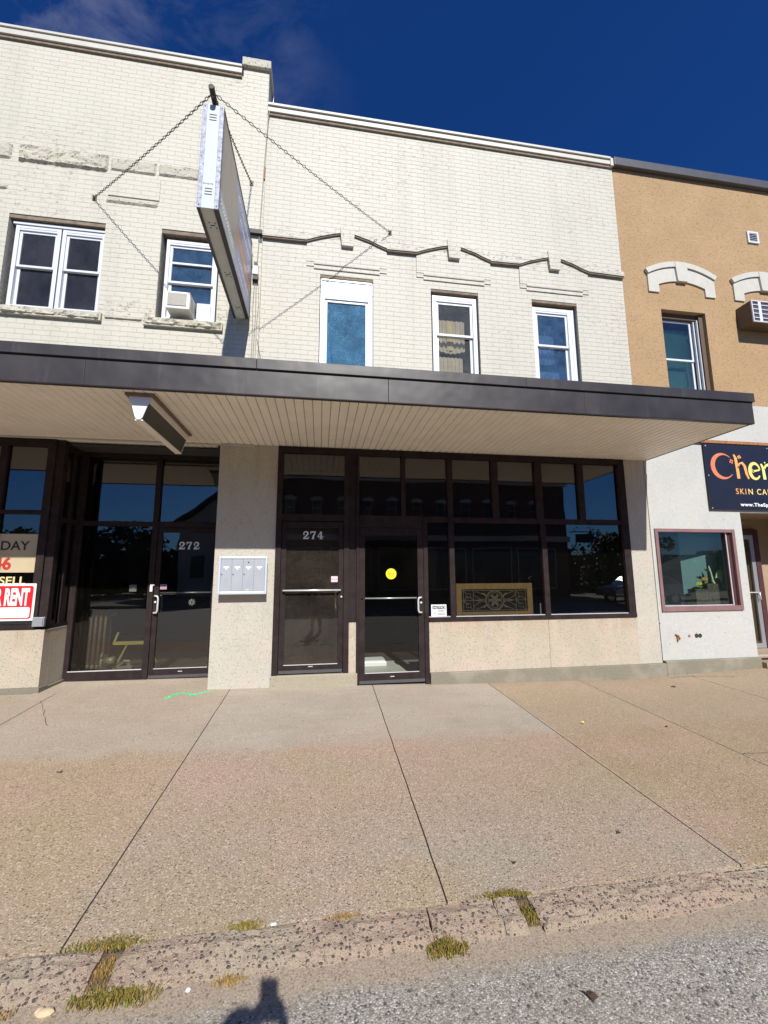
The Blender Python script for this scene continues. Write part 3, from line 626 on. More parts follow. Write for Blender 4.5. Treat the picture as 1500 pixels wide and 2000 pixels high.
def crack(pts, w_=.004):
    mb = MB()
    for (a, b), (c, d) in zip(pts, pts[1:]):
        dd_ = Vector((c-a, d-b)).normalized(); n2 = Vector((-dd_.y, dd_.x))*w_/2*random.uniform(.5, 1.3)
        mb.quad(*[(p.x, p.y, zs(p.x, p.y)+.0030) for p in (Vector((a, b))-n2, Vector((c, d))-n2, Vector((c, d))+n2, Vector((a, b))+n2)])
    return tag(mb.build('pavement_crack', 'joint_dirt'), kind='structure')
def wander(x0, y0, x1, y1, n, amp): return [(x0+(x1-x0)*i/n+random.uniform(-amp, amp), y0+(y1-y0)*i/n+random.uniform(-amp, amp)) for i in range(n+1)]
crack(wander(5.50, -.10, 6.35, -.36, 16, .012), .008); crack(wander(3.80, -2.62, 5.6, -2.80, 26, .012), .010); crack(wander(-3.3, -.25, -2.75, -1.1, 14, .012), .005)
# ------------------------------------------------------------------ windows for the brick fronts
def sash_window(parent, x0, x1, z0, z1, y, style, zmid=None, label=None, w=.05, sw=.035):
    """vinyl frame > lower/upper sash, panes, curtain; x0..z1 is the outer frame"""
    f = frame_mb(x0, x1, z0, z1, y-.035, y+.06, w)
    f.box(x0+w, x1-w, y-.03, y+.05, z1-w-.03, z1-w)
    W = f.build('window', 'white_vinyl', parent, bevel=.004)
    if label: W['label'] = label
    ix0, ix1, iz0, iz1 = x0+w, x1-w, z0+w, z1-w-.03
    gm = style['glass']
    if zmid:
        u = frame_mb(ix0, ix1, zmid-.02, iz1, y-.012, y+.02, sw); u.build('sash', 'white_vinyl', W, bevel=.003)
        l = frame_mb(ix0, ix1, iz0, zmid+.02, y+.021, y+.05, sw+.004); l.build('sash', 'white_vinyl', W, bevel=.003)
        pane('pane', ix0+sw, ix1-sw, zmid-.02+sw, iz1-sw, y+.004, gm, W); pane('pane', ix0+sw, ix1-sw, iz0+sw, zmid+.02-sw, y+.036, gm, W)
    else:
        l = frame_mb(ix0, ix1, iz0, iz1, y-.01, y+.03, sw); l.build('sash', 'white_vinyl', W, bevel=.003); pane('pane', ix0+sw, ix1-sw, iz0+sw, iz1-sw, y+.01, gm, W)
    # the room seen behind
    rb = MB(); D = .9
    rb.quad((x0-.3, y+D, z0-.4), (x1+.3, y+D, z0-.4), (x1+.3, y+D, z1+.4), (x0-.3, y+D, z1+.4))
    rb.quad((x0-.3, y+.1, z1+.4), (x1+.3, y+.1, z1+.4), (x1+.3, y+D, z1+.4), (x0-.3, y+D, z1+.4)); rb.quad((x0-.3, y+.1, z0-.4), (x0-.3, y+D, z0-.4), (x0-.3, y+D, z1+.4), (x0-.3, y+.1, z1+.4))
    rb.quad((x1+.3, y+.1, z0-.4), (x1+.3, y+D, z0-.4), (x1+.3, y+D, z1+.4), (x1+.3, y+.1, z1+.4)); rb.quad((x0-.3, y+.1, z0-.4), (x1+.3, y+.1, z0-.4), (x1+.3, y+D, z0-.4), (x0-.3, y+D, z0-.4))
    rb.build('room', style['room'], W)
    return W

# ------------------------------------------------------------------ tall cream building (left)
WL = -.985
tall = thing('brick_building', 'taller cream painted brick building with rough stone blocks at the left', 'building', (-4, 0, 0))
holes_t = [(-4.56, -3.27, 5.31, 6.78), (-2.48, -1.62, 5.31, 6.80), (-7.0, -5.7, 5.31, 6.78)]
mb = facade(MB(), -9, -1.40, 3.40, 9.80, 0, holes_t, .22)
mb.box(-9, -1.3, 1.7, 14, 3.45, 9.75); mb.box(-9, -1.31, .24, 1.69, 9.4, 9.75)
mb.build('wall', 'painted_brick_tall', tall)
mb = MB().box(-1.40, WL, -.028, .3, 3.40, 9.93); mb.build('corner_pier', 'painted_brick_tall', tall)
MB().box(-1.42, -.955, -.085, .34, 9.932, 10.09).build('pier_cap', 'raw_stone', tall, bevel=.01)
mb = MB(); mb.box(-1.25, WL+.005, .302, 13.5, 9.0, 9.90); mb.build('party_wall', 'painted_brick_tall', tall)
mb = MB(); mb.box(-1.30, WL+.03, .345, 13.5, 9.902, 9.96); mb.box(WL+.008, WL+.03, .345, 13.5, 9.3, 9.90); mb.build('flashing', 'metal_flashing', tall)
mb = MB(); mb.box(-9, -1.425, -.055, .35, 9.80, 9.90); mb.box(-9, -1.425, -.075, .35, 9.902, 9.945); mb.cm = 1; mb.box(-9, -1.425, -.03, .0, 9.75, 9.799); mb.build('coping', ['white_paint_trim', 'ledge_shade'], tall, bevel=.004)  # dark strip below the coping is painted shade
mb = MB()
for i, (a, b, c, d, am) in enumerate([(-6.4, -4.63, 7.65, 7.93, .025), (-4.55, -3.31, 7.64, 7.94, .036), (-3.29, -2.62, 7.68, 7.93, .012), (-2.60, -1.99, 7.69, 7.93, .016), (-1.95, -1.45, 7.72, 7.93, .010),
                                      (-5.2, -4.62, 7.14, 7.24, .014), (-3.31, -2.55, 7.12, 7.25, .010)]):
    rock(mb, a, b, c, d, 0, am, 3.1*i+1)
mb.build('stone_course', 'raw_stone', tall)
mb = MB(); mb.box(-3.28, -2.55, -.014, .0, 7.26, 7.62); mb.build('smooth_stone', 'painted_brick_tall', tall)
mb = MB(); rock(mb, -4.60, -3.19, 5.175, 5.305, -.02, .05, 4.4, .03); mb.box(-4.60, -3.19, -.05, .2, 5.18, 5.30); mb.build('window_sill', 'raw_stone', tall)
mb = MB(); rock(mb, -2.62, -1.51, 5.165, 5.30, -.02, .06, 9.9, .03); mb.box(-2.62, -1.51, -.05, .2, 5.17, 5.295); mb.build('window_sill', 'raw_stone', tall)
mb = MB(); rock(mb, -3.17, -2.64, 5.235, 5.29, 0, .02, 2.2, .03); mb.build('stone_course', 'raw_stone', tall)
dark = dict(glass='screened_glass', room='room_dark')
MB().box(-4.56, -3.27, .012, .22, 6.72, 6.779).build('lintel', 'ledge_shade', tall)  # brown colour deepens the shade at the head of the opening
MB().box(-2.48, -1.62, .012, .22, 6.735, 6.799).build('lintel', 'ledge_shade', tall)  # same painted shade at this window head
sash_window(tall, -4.50, -3.895, 5.335, 6.66, .10, dark, 6.02, 'dark screened sash of the double window'); sash_window(tall, -3.875, -3.28, 5.335, 6.66, .10, dark, 6.02, 'dark screened sash nearest the chain')
MB().box(-4.53, -3.275, .05, .16, 6.661, 6.70).build('window_head', 'white_vinyl', tall)
bluew = dict(glass='house_glass', room='room_blue')
wac = sash_window(tall, -2.42, -1.66, 5.335, 6.68, .10, bluew, 5.99, 'sash window raised over an air conditioner')
MB().box(-2.33, -1.75, .07, .085, 6.28, 6.31).build('muntin', 'white_vinyl', wac)
mb = MB()
for i in range(16): mb.box(-1.93+i*.012, -1.924+i*.012, .085, .10, 5.39, 5.66)
mb.box(-1.935, -1.735, .095, .105, 5.385, 5.67); mb.build('side_panel', 'white_vinyl', wac); MB().box(-2.335, -2.30, .09, .105, 5.385, 5.67).build('side_panel', 'white_vinyl', wac)
sash_window(tall, -6.9, -5.8, 5.335, 6.66, .10, dark, 6.02)

# window air conditioner resting in the raised sash
ac = thing('window_air_conditioner', 'cream window air conditioner sitting under the raised left sash', 'air conditioner', (-2.12, -.1, 5.40))
mb = MB(); mb.box(-2.285, -1.955, -.17, .12, 5.385, 5.66); mb.build('case', 'ac_beige', ac, bevel=.012)
mb = MB(); mb.box(-2.26, -2.0, -.177, -.1701, 5.43, 5.63); mb.build('coil', 'ac_coil', ac)
mb = MB()
for i in range(13): mb.box(-2.26, -2.0, -.182, -.1771, 5.436+i*.0152, 5.440+i*.0152)
mb.build('grille', 'ac_beige', ac)
mb = MB()
for i in range(5): mb.box(-1.9549, -1.951, -.14+i*.04, -.12+i*.04, 5.45, 5.61)
mb.build('louver', 'ac_coil', ac)

# ------------------------------------------------------------------ middle cream building
mid = thing('brick_building', 'cream painted brick building with arched hoods above the 274 doors', 'building', (2.2, 0, 0))
WX0, WX1 = WL, 5.335
wins = [(-.075, .78), (1.745, 2.57), (3.54, 4.385)]
holes_m = [(a, b, 4.55, t) for (a, b), t in zip(wins, (6.30, 6.245, 6.235))]
mb = facade(MB(), WX0, WX1, 3.40, 9.15, 0, holes_m, .20); mb.build('wall', 'painted_brick', mid)
mb = MB().box(WX0+.01, WX1-.01, 1.6, 14, 3.45, 8.8); mb.box(WX0+.01, WX1-.01, .22, 1.59, 8.5, 8.8); mb.build('roof', 'roof_gravel', mid)
mb = MB(); mb.box(WX0, WX1-.06, -.05, .35, 9.15, 9.238); mb.box(WX0, WX1-.06, -.075, .35, 9.245, 9.29); mb.box(WX1-.058, WX1, -.06, .35, 9.12, 9.285); mb.cm = 1; mb.box(WX0, WX1-.06, -.028, 0, 9.10, 9.149); mb.build('coping', ['white_paint_trim', 'ledge_shade'], mid, bevel=.004)  # brown strip paints the shade under the coping
# string course that rises into an arch over every window
def course(mb, pts, th, y0, jag=0.0):
    for (xa, za), (xb, zb_) in zip(pts, pts[1:]):
        mb.prism([(xa, za), (xb, zb_), (xb, zb_+th), (xa, za+th)], y0, 0)
mb = MB(); mk = MB(); mp_ = MB()
cs = [.355, 2.155, 3.985]
path_x = WX0
segs = []
for c in cs:
    l, r_ = c-.65, c+.65
    segs.append([(path_x, 6.835), (l, 6.845)])
    segs.append([(l, 6.845), (l+.14, 6.905), (l+.28, 6.955), (l+.42, 7.0), (c-.115, 7.03)]); segs.append([(c+.115, 7.03), (c+.22, 7.0), (c+.36, 6.96), (c+.5, 6.90), (r_, 6.845)])
    path_x = r_
segs.append([(path_x, 6.845), (5.335, 6.83)])
for s_ in segs:
    mb = MB(); course(mb, s_, .085, -.060); mb.cm = 1; course(mb, [(a, b-.024) for a, b in s_], .023, -.045); mb.build('string_course', ['painted_brick', 'ledge_shade'], mid)  # thin brown underside paints in the shade of the course
for c in cs:
    k = MB(); k.prism([(c-.095, 6.80), (c+.095, 6.80), (c+.125, 7.14), (c-.125, 7.14)], -.075, 0); k.build('keystone', 'painted_brick', mid, bevel=.004)
    p_ = MB(); l, r_ = c-.65, c+.65
    p_.box(l, r_, -.020, 0, 6.50, 6.79); p_.prism([(l, 6.79), (r_, 6.79), (r_, 6.85), (c+.36, 6.955), (c+.10, 7.02), (c-.10, 7.02), (c-.36, 6.955), (l, 6.85)], -.020, 0)
    p_.box(l+.0, l+.12, -.013, 0, 6.425, 6.499); p_.box(r_-.12, r_, -.013, 0, 6.425, 6.499); p_.box(l+.12, r_-.12, -.030, 0, 6.455, 6.499); p_.box(l+.12, r_-.12, -.016, 0, 6.385, 6.455)
    p_.build('hood_panel', 'painted_brick', mid)
for (a, b), t in zip(wins, (6.30, 6.245, 6.235)): MB().box(a, b, .008, .2, t-.045, t-.001).build('lintel', 'ledge_shade', mid)  # dark colour adds to the shade under each window head
W1 = sash_window(mid, -.065, .772, 4.56, 6.0, .05, dict(glass='blue_film_glass', room='room_blue'), None, 'blue glazed window with a deep white head panel', w=.07, sw=.042)
mb = MB(); mb.box(-.065, .772, .012, .11, 6.002, 6.235); mb.box(-.05, .76, .0, .012, 6.20, 6.235); mb.build('head_panel', 'white_vinyl', W1, bevel=.004)
mb = MB()
cz = [(0.06+.02*math.sin(i*1.9)*(1-i/14)+(.085)*(i/14)**.6*(0.2+.8*(i/14)), 5.86-i*.09) for i in range(13)]
mb.add([(.045, .14, z) for _, z in cz]+[(x_, .12+.02*(i % 2), z) for i, (x_, z) in enumerate(cz)], [(i, i+1, i+14, i+13) for i in range(12)]); mb.build('curtain', 'curtain_aqua', W1)
W2 = sash_window(mid, 1.775, 2.545, 4.56, 6.155, .07, dict(glass='grey_screen_glass', room='room_dark'), 5.47, 'sash window with cream curtain behind grey screen', w=.07, sw=.04)
mb = MB()
def cloth(mb, x0, x1, z0, z1, y, amp=.015, n=24, low=None):
    vs = []; fs = []
    for i in range(n+1):
        x = x0+(x1-x0)*i/n; yy = y+amp*math.sin(i*1.7); zb2 = z0 if low is None else low(i/n)
        vs += [(x, yy, zb2), (x, yy, z1)]
    for i in range(n): fs.append((2*i, 2*i+2, 2*i+3, 2*i+1))
    mb.add(vs, fs)
cloth(mb, 1.87, 2.38, 5.25, 5.82, .20, low=lambda t: 5.28-.06*math.sin(t*3.1)); mb.cm = 1
cloth(mb, 2.06, 2.16, 5.27, 5.81, .185, .004, 6); mb.cm = 0
cloth(mb, 1.90, 2.34, 4.6, 5.16, .22, low=lambda t: 4.6); mb.build('curtain', ['curtain_cream', 'curtain_yellow'], W2)
W3 = sash_window(mid, 3.57, 4.295, 4.56, 6.135, .09, dict(glass='house_glass', room='room_blue'), 5.44, 'sash window with blue lace curtains behind', w=.065, sw=.038)
MB().box(4.296, 4.345, .055, .13, 4.56, 6.135).build('side_trim', 'white_vinyl', W3)
mb = MB(); cloth(mb, 3.66, 4.05, 5.18, 5.72, .24, low=lambda t: 5.22-.05*math.sin(t*3)); cloth(mb, 3.66, 4.13, 4.6, 5.05, .26, low=lambda t: 4.6); mb.build('curtain', 'lace_blue', W3)
# piers, bulkheads and footings of the shop front
mb = MB(); mb.box(-1.455, -.625, -.002, .92, -.02, 3.425); mb.build('pillar', 'pale_pillar_panel', mid)
mb = MB(); mb.box(1.604, 3.49, -.012, .14, .13, .845); mb.box(3.494, 5.005, -.012, .14, .13, .845); mb.build('bulkhead', 'aggregate_panel', mid)
MB().box(.425, .548, -.006, .12, .0, .857).build('bulkhead', 'aggregate_panel', mid)
MB().box(5.012, 5.40, -.004, .14, .13, 3.425).build('pilaster', 'pale_pillar_panel', mid)
mb = MB(); mb.box(1.606, 5.425, -.055, .1, -.3, .128); mb.build('footing', 'foundation_concrete', mid, bevel=.008)
mb = MB(); mb.box(-.645, .548, -.045, .13, -.2, .17); mb.build('door_step', 'door_step_concrete', mid, bevel=.012)
mb = MB(); mb.box(1.606, 5.01, -.028, .01, .845-.0, .905); mb.box(1.606, 5.01, -.02, .08, .8455, .902); mb.build('sill_rail', 'bronze_frame', mid, bevel=.003)
# mullions and rails
mb = MB(); Y0, Y1 = -.022, .065
mb.box(-.632, 5.008, Y0, Y1, 3.335, 3.424)                       # head
mb.box(-.632, -.552, Y0+.001, Y1, .171, 3.334); mb.box(.345, .424, Y0+.001, Y1, .171, 3.334)
mb.box(-.551, .344, Y0+.002, Y1, 2.315, 2.412)
mb.box(.4245, .529, Y0+.02, Y1, .858, 3.334); mb.box(.5295, .566, Y0-.012, Y1, .0, 3.334)
mb.box(1.534, 1.60, Y0-.012, Y1, -.03, 2.40); mb.box(.567, 1.937, Y0+.003, Y1, 2.215, 2.41) if False else mb.box(.567, 1.533, Y0+.003, Y1, 2.225, 2.41)
mb.box(1.211, 1.275, Y0+.002, Y1, 2.4105, 3.334)
mb.box(1.94, 2.02, Y0-.004, Y1, .906, 3.334)
mb.box(2.668, 2.772, Y0+.002, Y1, 2.401, 3.334); mb.box(3.404, 3.52, Y0+.002, Y1, 2.401, 3.334); mb.box(4.155, 4.255, Y0+.002, Y1, 2.401, 3.334)
mb.box(1.6005, 1.9395, Y0+.004, Y1, 2.322, 2.41); mb.box(2.021, 4.885, Y0+.004, Y1, 2.322, 2.40)
mb.box(3.456, 3.54, Y0-.002, Y1, .906, 2.321); mb.box(4.886, 5.008, Y0-.002, Y1, .906, 3.334)
mb.build('shop_window_frame', 'bronze_frame', mid, bevel=.003)
mb = MB()                                                       # thin bright glazing beads
for x0, x1, z0, z1 in [(2.02, 3.456, .905, 2.322), (3.54, 4.886, .905, 2.322), (1.60, 1.94, .905, 2.322)]:
    MB().box(x0+.002, x1-.002, .0, .02, z0+.001, z0+.012).build('glazing_bead', 'bright_aluminium', mid)
for x0, x1, z0, z1 in [(-.552, .345, 2.412, 3.335), (.566, 1.211, 2.41, 3.335), (1.275, 1.94, 2.41, 3.335), (2.02, 2.668, 2.40, 3.335), (2.772, 3.404, 2.40, 3.335), (3.52, 4.155, 2.40, 3.335), (4.255, 4.886, 2.40, 3.335),
                       (1.60, 1.94, .905, 2.322), (2.02, 3.456, .905, 2.322), (3.54, 4.886, .905, 2.322)]:
    pane('window_pane', x0, x1, z0, z1, .03, 'shop_glass', mid)
# interior of the shop
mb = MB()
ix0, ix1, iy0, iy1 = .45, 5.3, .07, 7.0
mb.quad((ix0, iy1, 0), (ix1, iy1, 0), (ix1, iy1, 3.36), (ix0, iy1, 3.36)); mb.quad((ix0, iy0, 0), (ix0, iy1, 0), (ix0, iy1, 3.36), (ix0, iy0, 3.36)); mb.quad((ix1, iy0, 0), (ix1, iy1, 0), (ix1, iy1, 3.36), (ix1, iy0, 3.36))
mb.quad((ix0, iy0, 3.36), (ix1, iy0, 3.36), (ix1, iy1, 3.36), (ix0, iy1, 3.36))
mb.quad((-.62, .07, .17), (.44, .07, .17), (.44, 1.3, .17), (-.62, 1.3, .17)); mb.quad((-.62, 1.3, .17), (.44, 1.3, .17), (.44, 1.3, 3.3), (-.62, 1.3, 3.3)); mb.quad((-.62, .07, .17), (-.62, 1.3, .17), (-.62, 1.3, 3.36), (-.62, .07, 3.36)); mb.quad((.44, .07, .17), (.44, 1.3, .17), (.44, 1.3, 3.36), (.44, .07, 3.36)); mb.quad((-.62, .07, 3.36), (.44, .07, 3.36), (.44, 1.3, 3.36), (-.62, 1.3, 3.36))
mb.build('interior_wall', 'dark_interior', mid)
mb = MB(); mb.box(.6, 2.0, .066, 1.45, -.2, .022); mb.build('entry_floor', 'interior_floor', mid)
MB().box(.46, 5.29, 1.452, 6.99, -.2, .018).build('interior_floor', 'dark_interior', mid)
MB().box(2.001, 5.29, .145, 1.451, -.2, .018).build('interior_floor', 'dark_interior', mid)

def glazed_door(parent, x0, x1, z0, z1, y, gx0, gx1, gz0, gz1, gmat, label, bar_z, bar_y, handle=None, fm='bronze_frame', bar_r=.012):
    mb = MB(); a, b = y-.022, y+.022
    mb.box(x0, gx0, a, b, z0, z1); mb.box(gx1, x1, a, b, z0, z1); mb.box(gx0, gx1, a+.001, b-.001, z0, gz0); mb.box(gx0, gx1, a+.001, b-.001, gz1, z1)
    d = mb.build('door', fm, parent, bevel=.004); d['label'] = label
    pane('pane', gx0, gx1, gz0, gz1, y, gmat, d)
    mb = MB(); mb.box(gx0+.001, gx1-.001, a-.002, a+.006, gz0+.001, gz0+.010); mb.build('glazing_bead', 'bright_aluminium', d)
    mb = MB(); mb.box(x0+.01, x1-.01, a-.012, a-.0005, z0+.004, z0+.045)
    for i in range(4): mb.box(x0+.09+i*(x1-x0-.18)/3-.005, x0+.09+i*(x1-x0-.18)/3+.005, a-.016, a-.0121, z0+.02, z0+.03)
    mb.build('sweep', 'dark_cap_metal', d)
    mb = MB(); mb.box((x0+x1)/2-.03, (x0+x1)/2+.03, a-.004, a-.0005, z0+.085, z0+.095); mb.build('nameplate', 'bright_aluminium', d)
    if bar_z:
        mb = MB(); mb.tube([(gx0-.03, bar_y, bar_z), (gx1+.03, bar_y, bar_z)], bar_r, 10)
        for q in (gx0-.025, gx1+.025): mb.tube([(q, bar_y, bar_z), (q, y, bar_z)], bar_r*.9, 8)
        mb.build('push_bar', 'bright_aluminium', d, smooth=True)
    if handle:
        hx, z0_, z1_, dx, hy = handle
        pts = [(hx, y-.02, z1_), (hx, hy+.02, z1_), (hx+dx*.25, hy, z1_-.0), (hx+dx*.8, hy, z1_-.006), (hx+dx, hy, z1_-.035), (hx+dx, hy, z0_+.035), (hx+dx*.8, hy, z0_+.006), (hx+dx*.25, hy, z0_), (hx, hy+.02, z0_), (hx, y-.02, z0_)]
        MB().tube(pts, .0135, 10).build('pull_handle', 'bright_aluminium', d, smooth=True)
        MB().tube([(hx, y-.03, (z0_+z1_)/2+.03), (hx, y-.020, (z0_+z1_)/2+.03)], .017, 12).build('lock', 'bright_aluminium', d, smooth=True)
    return d
d274 = glazed_door(mid, -.548, .341, .185, 2.305, .02, -.475, .270, .295, 2.215, 'dusty_door_glass', 'dusty glass door numbered 274', 1.318, -.05, None)
mb = MB()
for i, ch in enumerate('274'): slab_digit(mb, ch, -.250+i*.105, 2.052, .112, .017)
mb.build('house_number', 'white_letter', d274)
MB().tube([(.315, -.02, 1.22), (.315, -.008, 1.22)], .018, 12).build('lock', 'brushed_aluminium', d274, smooth=True)
MB().tube([(.245, .05, 1.30), (.235, .075, 1.28), (.235, .075, 1.07), (.25, .05, 1.05)], .012, 8).build('inner_handle', 'machine_grey', d274, smooth=True)
mb = MB(); mb.box(.165, .262, .014, .017, 1.43, 1.515); mb.cm = 1; mb.box(.175, .252, .0128, .0139, 1.485, 1.505); mb.box(.175, .252, .0128, .0139, 1.44, 1.452); mb.build('door_sticker', ['sticker_pink', 'paper_white'], d274)
d276 = glazed_door(mid, .568, 1.532, .012, 2.222, .0, .655, 1.443, .15, 2.112, 'clear_door_glass', 'clear glass door with yellow round sticker', 1.188, .055, (1.487, .985, 1.20, -.052, -.065))
mb = MB()
for i in range(2): mb.tube([(.612, -.03, 1.19-i*.0), (.612, -.02, 1.19)], .012, 10)
mb.build('bolt', 'bright_aluminium', d276)
ys = thing('round_sticker', 'round yellow warning sticker on the clear glass door', 'sticker', (1.045, -.004, 1.49))
MB().disc((1.045, 1.545), .078, -.003, 40).build('disc', 'sticker_yellow', ys)
mb = MB()
for z_, wd in ((1.59, .05), (1.57, .10), (1.552, .12), (1.534, .12), (1.516, .10), (1.498, .06)):
    x_ = 1.045-wd/2
    while x_ < 1.045+wd/2-.01:
        l_ = random.uniform(.008, .022); mb.box(x_, min(x_+l_, 1.045+wd/2), -.0062, -.0052, z_-.0035, z_+.0035); x_ += l_+.005
mb.build('small_print', 'black_ink', ys)

# white appliance lid lying on the shop floor behind the clear door, and strips of board
wb = thing('floor_box', 'low white box on the sunlit floor behind the clear door', 'box', (.75, 1.2, .022))
mb = MB(); mb.box(.47, 1.13, .98, 1.35, .024, .105); mb.build('base', 'white_enamel', wb, bevel=.015)
mb = MB(); mb.box(.465, 1.10, .99, 1.34, .106, .12); mb.build('lid', 'white_enamel', wb, bevel=.006)

# notice board sign in the side light
nb = thing('notice_sign', 'small white NOTICE sign standing in the narrow side window', 'sign', (1.77, .0, .91))
MB().box(1.648, 1.882, .012, .016, .918, 1.088).build('board', 'paper_white', nb, bevel=.002)
MB().box(1.668, 1.868, .010, .0119, 1.022, 1.07).build('heading_bar', 'black_ink', nb)
text_mb('NOTICE', 1.673, 1.031, .030, .0099, .0012, 1.25, .25, bold=.02).build('heading', 'white_letter', nb)
mb = MB()
for k, (z_, xa, xb) in enumerate(((1.003, 1.75, 1.86), (.983, 1.755, 1.845), (.962, 1.74, 1.862), (.942, 1.75, 1.865))):
    x_ = xa
    while x_ < xb:
        l_ = random.uniform(.008, .02); mb.box(x_, min(x_+l_, xb), .0105, .0119, z_-.004, z_+.004); x_ += l_+.004
mb.box(1.68, 1.72, .0105, .0119, .95, .956); mb.box(1.70, 1.706, .0105, .0119, .95, .985); mb.build('small_print', 'black_ink', nb)

# leaded-glass panel in an oak frame behind the shop window
lg = thing('leaded_glass_panel', 'oak framed leaded glass panel leaning inside the shop window', 'stained glass', (2.68, .09, .91))
mb = frame_mb(2.06, 3.30, .915, 1.392, .075, .10, .088, wb=.05); mb.build('frame', 'oak_wood', lg, bevel=.004)
MB().box(2.148, 3.212, .086, .094, .965, 1.304).build('glass', 'dark_glass_backing', lg)
mb = MB(); yy = .0855; cx, cz_ = 2.68, 1.135
def came(pts, w_=.006): stroke(mb, pts, w_, yy, .003)
for z_ in (.985, 1.284): came([(2.15, z_), (3.21, z_)])
for x_ in (2.175, 3.185, 2.335, 3.025): came([(x_, .967), (x_, 1.302)])
came([(2.15, 1.135), (2.52, 1.135)]); came([(2.84, 1.135), (3.21, 1.135)])
came(arcp(cx, cz_, .150, .145, 0, 360, 40), .010); came(arcp(cx, cz_, .135, .130, 0, 360, 40), .004)
for k in range(6):
    a = R(60*k+30); px_, pz_ = cx+.068*math.cos(a), cz_+.066*math.sin(a); came(arcp(px_, pz_, .052, .05, 0, 360, 14), .006)
for sg in (-1, 1):
    for u in (.0,):
        came([(cx+sg*.15, cz_+.02), (cx+sg*.34, cz_)]); came([(cx+sg*.15, cz_-.02), (cx+sg*.34, cz_)])
    came([(cx+sg*.13, cz_+.07), (cx+sg*.30, cz_+.135), (cx+sg*.34, cz_+.08), (cx+sg*.20, cz_)]); came([(cx+sg*.13, cz_-.07), (cx+sg*.30, cz_-.135), (cx+sg*.34, cz_-.08), (cx+sg*.20, cz_)])
    for zz in (.075, -.075):
        bx_ = cx+sg*.425; came([(bx_-.035, cz_+zz-.03), (bx_+.035, cz_+zz-.03), (bx_+.035, cz_+zz+.03), (bx_-.035, cz_+zz+.03), (bx_-.035, cz_+zz-.03)]); came([(bx_-.08, cz_+zz+.07), (bx_-.035, cz_+zz+.03)]); came([(bx_+.08, cz_+zz-.07), (bx_+.035, cz_+zz-.03)]); came([(bx_-.08, cz_), (bx_, cz_+zz*.9)])
mb.build('lead_came', 'lead_came', lg)
mb = MB()
for k in range(6):
    a = R(60*k); mb.prism([(cx+.02*math.cos(a-1.2), cz_+.02*math.sin(a-1.2)), (cx+.075*math.cos(a-.22), cz_+.075*math.sin(a-.22)), (cx+.10*math.cos(a), cz_+.1*math.sin(a)), (cx+.075*math.cos(a+.22), cz_+.075*math.sin(a+.22)), (cx+.02*math.cos(a+1.2), cz_+.02*math.sin(a+1.2))], .0835, .0858)
for sx, szz in ((-1, 1), (-1, -1), (1, 1), (1, -1)):
    pts = [(cx+sx*.13, cz_+szz*.05), (cx+sx*.22, cz_+szz*.11), (cx+sx*.16, cz_+szz*.11)]
    if sx*szz < 0: pts.reverse()
    mb.prism(pts, .0835, .0858)
mb.build('textured_glass', 'milky_glass', lg)
MB().tube([(3.43, .09, .91), (3.43, .09, 1.08)], [.012, .009], 10).build('white_bottle', 'porcelain')
tag(bpy.data.objects['white_bottle'], 'slim white bottle standing on the sill beside the leaded panel', 'bottle')

# ------------------------------------------------------------------ recessed 272 shop front and bay of the tall building
BY = .65
mb = MB()
mb.box(-3.60, -1.456, BY-.03, BY+.05, 3.335, 3.425); mb.box(-3.60, -3.50, BY-.029, BY+.05, .04, 3.334)
mb.box(-2.525, -2.445, BY-.034, BY+.05, .04, 3.334); mb.box(-3.499, -2.526, BY-.028, BY+.05, 2.275, 2.345); mb.box(-2.444, -1.556, BY-.028, BY+.05, 2.262, 2.352); mb.box(-1.555, -1.456, BY-.029, BY+.05, .02, 3.334)
mb.box(-3.499, -2.526, BY-.035, BY+.05, .05, .185)
# side return and corner post
SX = -3.56
mb.box(SX-.10, SX, .13, .23, .83, 3.425); mb.box(SX-.06, SX-.001, .231, BY-.031, 3.33, 3.424); mb.box(SX-.06, SX-.001, .231, BY-.031, .83, .89); mb.box(SX-.06, SX-.002, .231, BY-.031, 2.28, 2.35); mb.box(SX-.06, SX-.003, .40, .46, .891, 3.329)
mb.box(-9, SX-.101, .10, .19, 3.325, 3.424); mb.box(-9, SX-.101, .105, .19, 2.372, 2.425); mb.box(-9, SX-.101, .10, .19, .845, .905)
for x_ in (-4.34, -5.7, -7.0, -8.4): mb.box(x_, x_+.085, .104, .188, .906, 3.324)
mb.box(-3.76, -3.661, .102, .189, .906, 3.324)
mb.build('shop_window_frame', 'bronze_frame', tall, bevel=.003)
for x0, x1, z0, z1 in [(-3.50, -2.525, .185, 2.275), (-3.50, -2.525, 2.345, 3.335), (-2.445, -1.555, 2.352, 3.335)]: pane('window_pane', x0, x1, z0, z1, BY+.01, 'shop_glass', tall)
MB().box(SX-.13, SX-.105, .235, BY+.05, .85, 3.32).build('bay_sky_block', 'dark_interior', tall)  # dark panel added to block bright sky showing through the side glass
MB().quad((SX-.03, .23, .89), (SX-.03, BY-.03, .89), (SX-.03, BY-.03, 3.33), (SX-.03, .23, 3.33)).build('window_pane', 'shop_glass', tall)
for x0, x1 in ((-4.255, -3.76), (-5.615, -4.34), (-6.915, -5.7), (-8.315, -7.0)):
    pane('window_pane', x0, x1, .905, 2.372, .15, 'shop_glass', tall); pane('window_pane', x0, x1, 2.425, 3.325, .15, 'shop_glass', tall)
mb = MB(); mb.box(-9, SX, .11, .26, .12, .842); mb.box(SX-.10, SX+.0005, .262, BY-.032, .05, .828); mb.build('bulkhead', 'aggregate_panel', tall)
mb = MB(); mb.box(-9, SX+.03, .07, .25, -.2, .118); mb.box(SX-.05, SX+.028, .251, BY-.03, -.2, .095); mb.build('footing', 'foundation_concrete', tall)
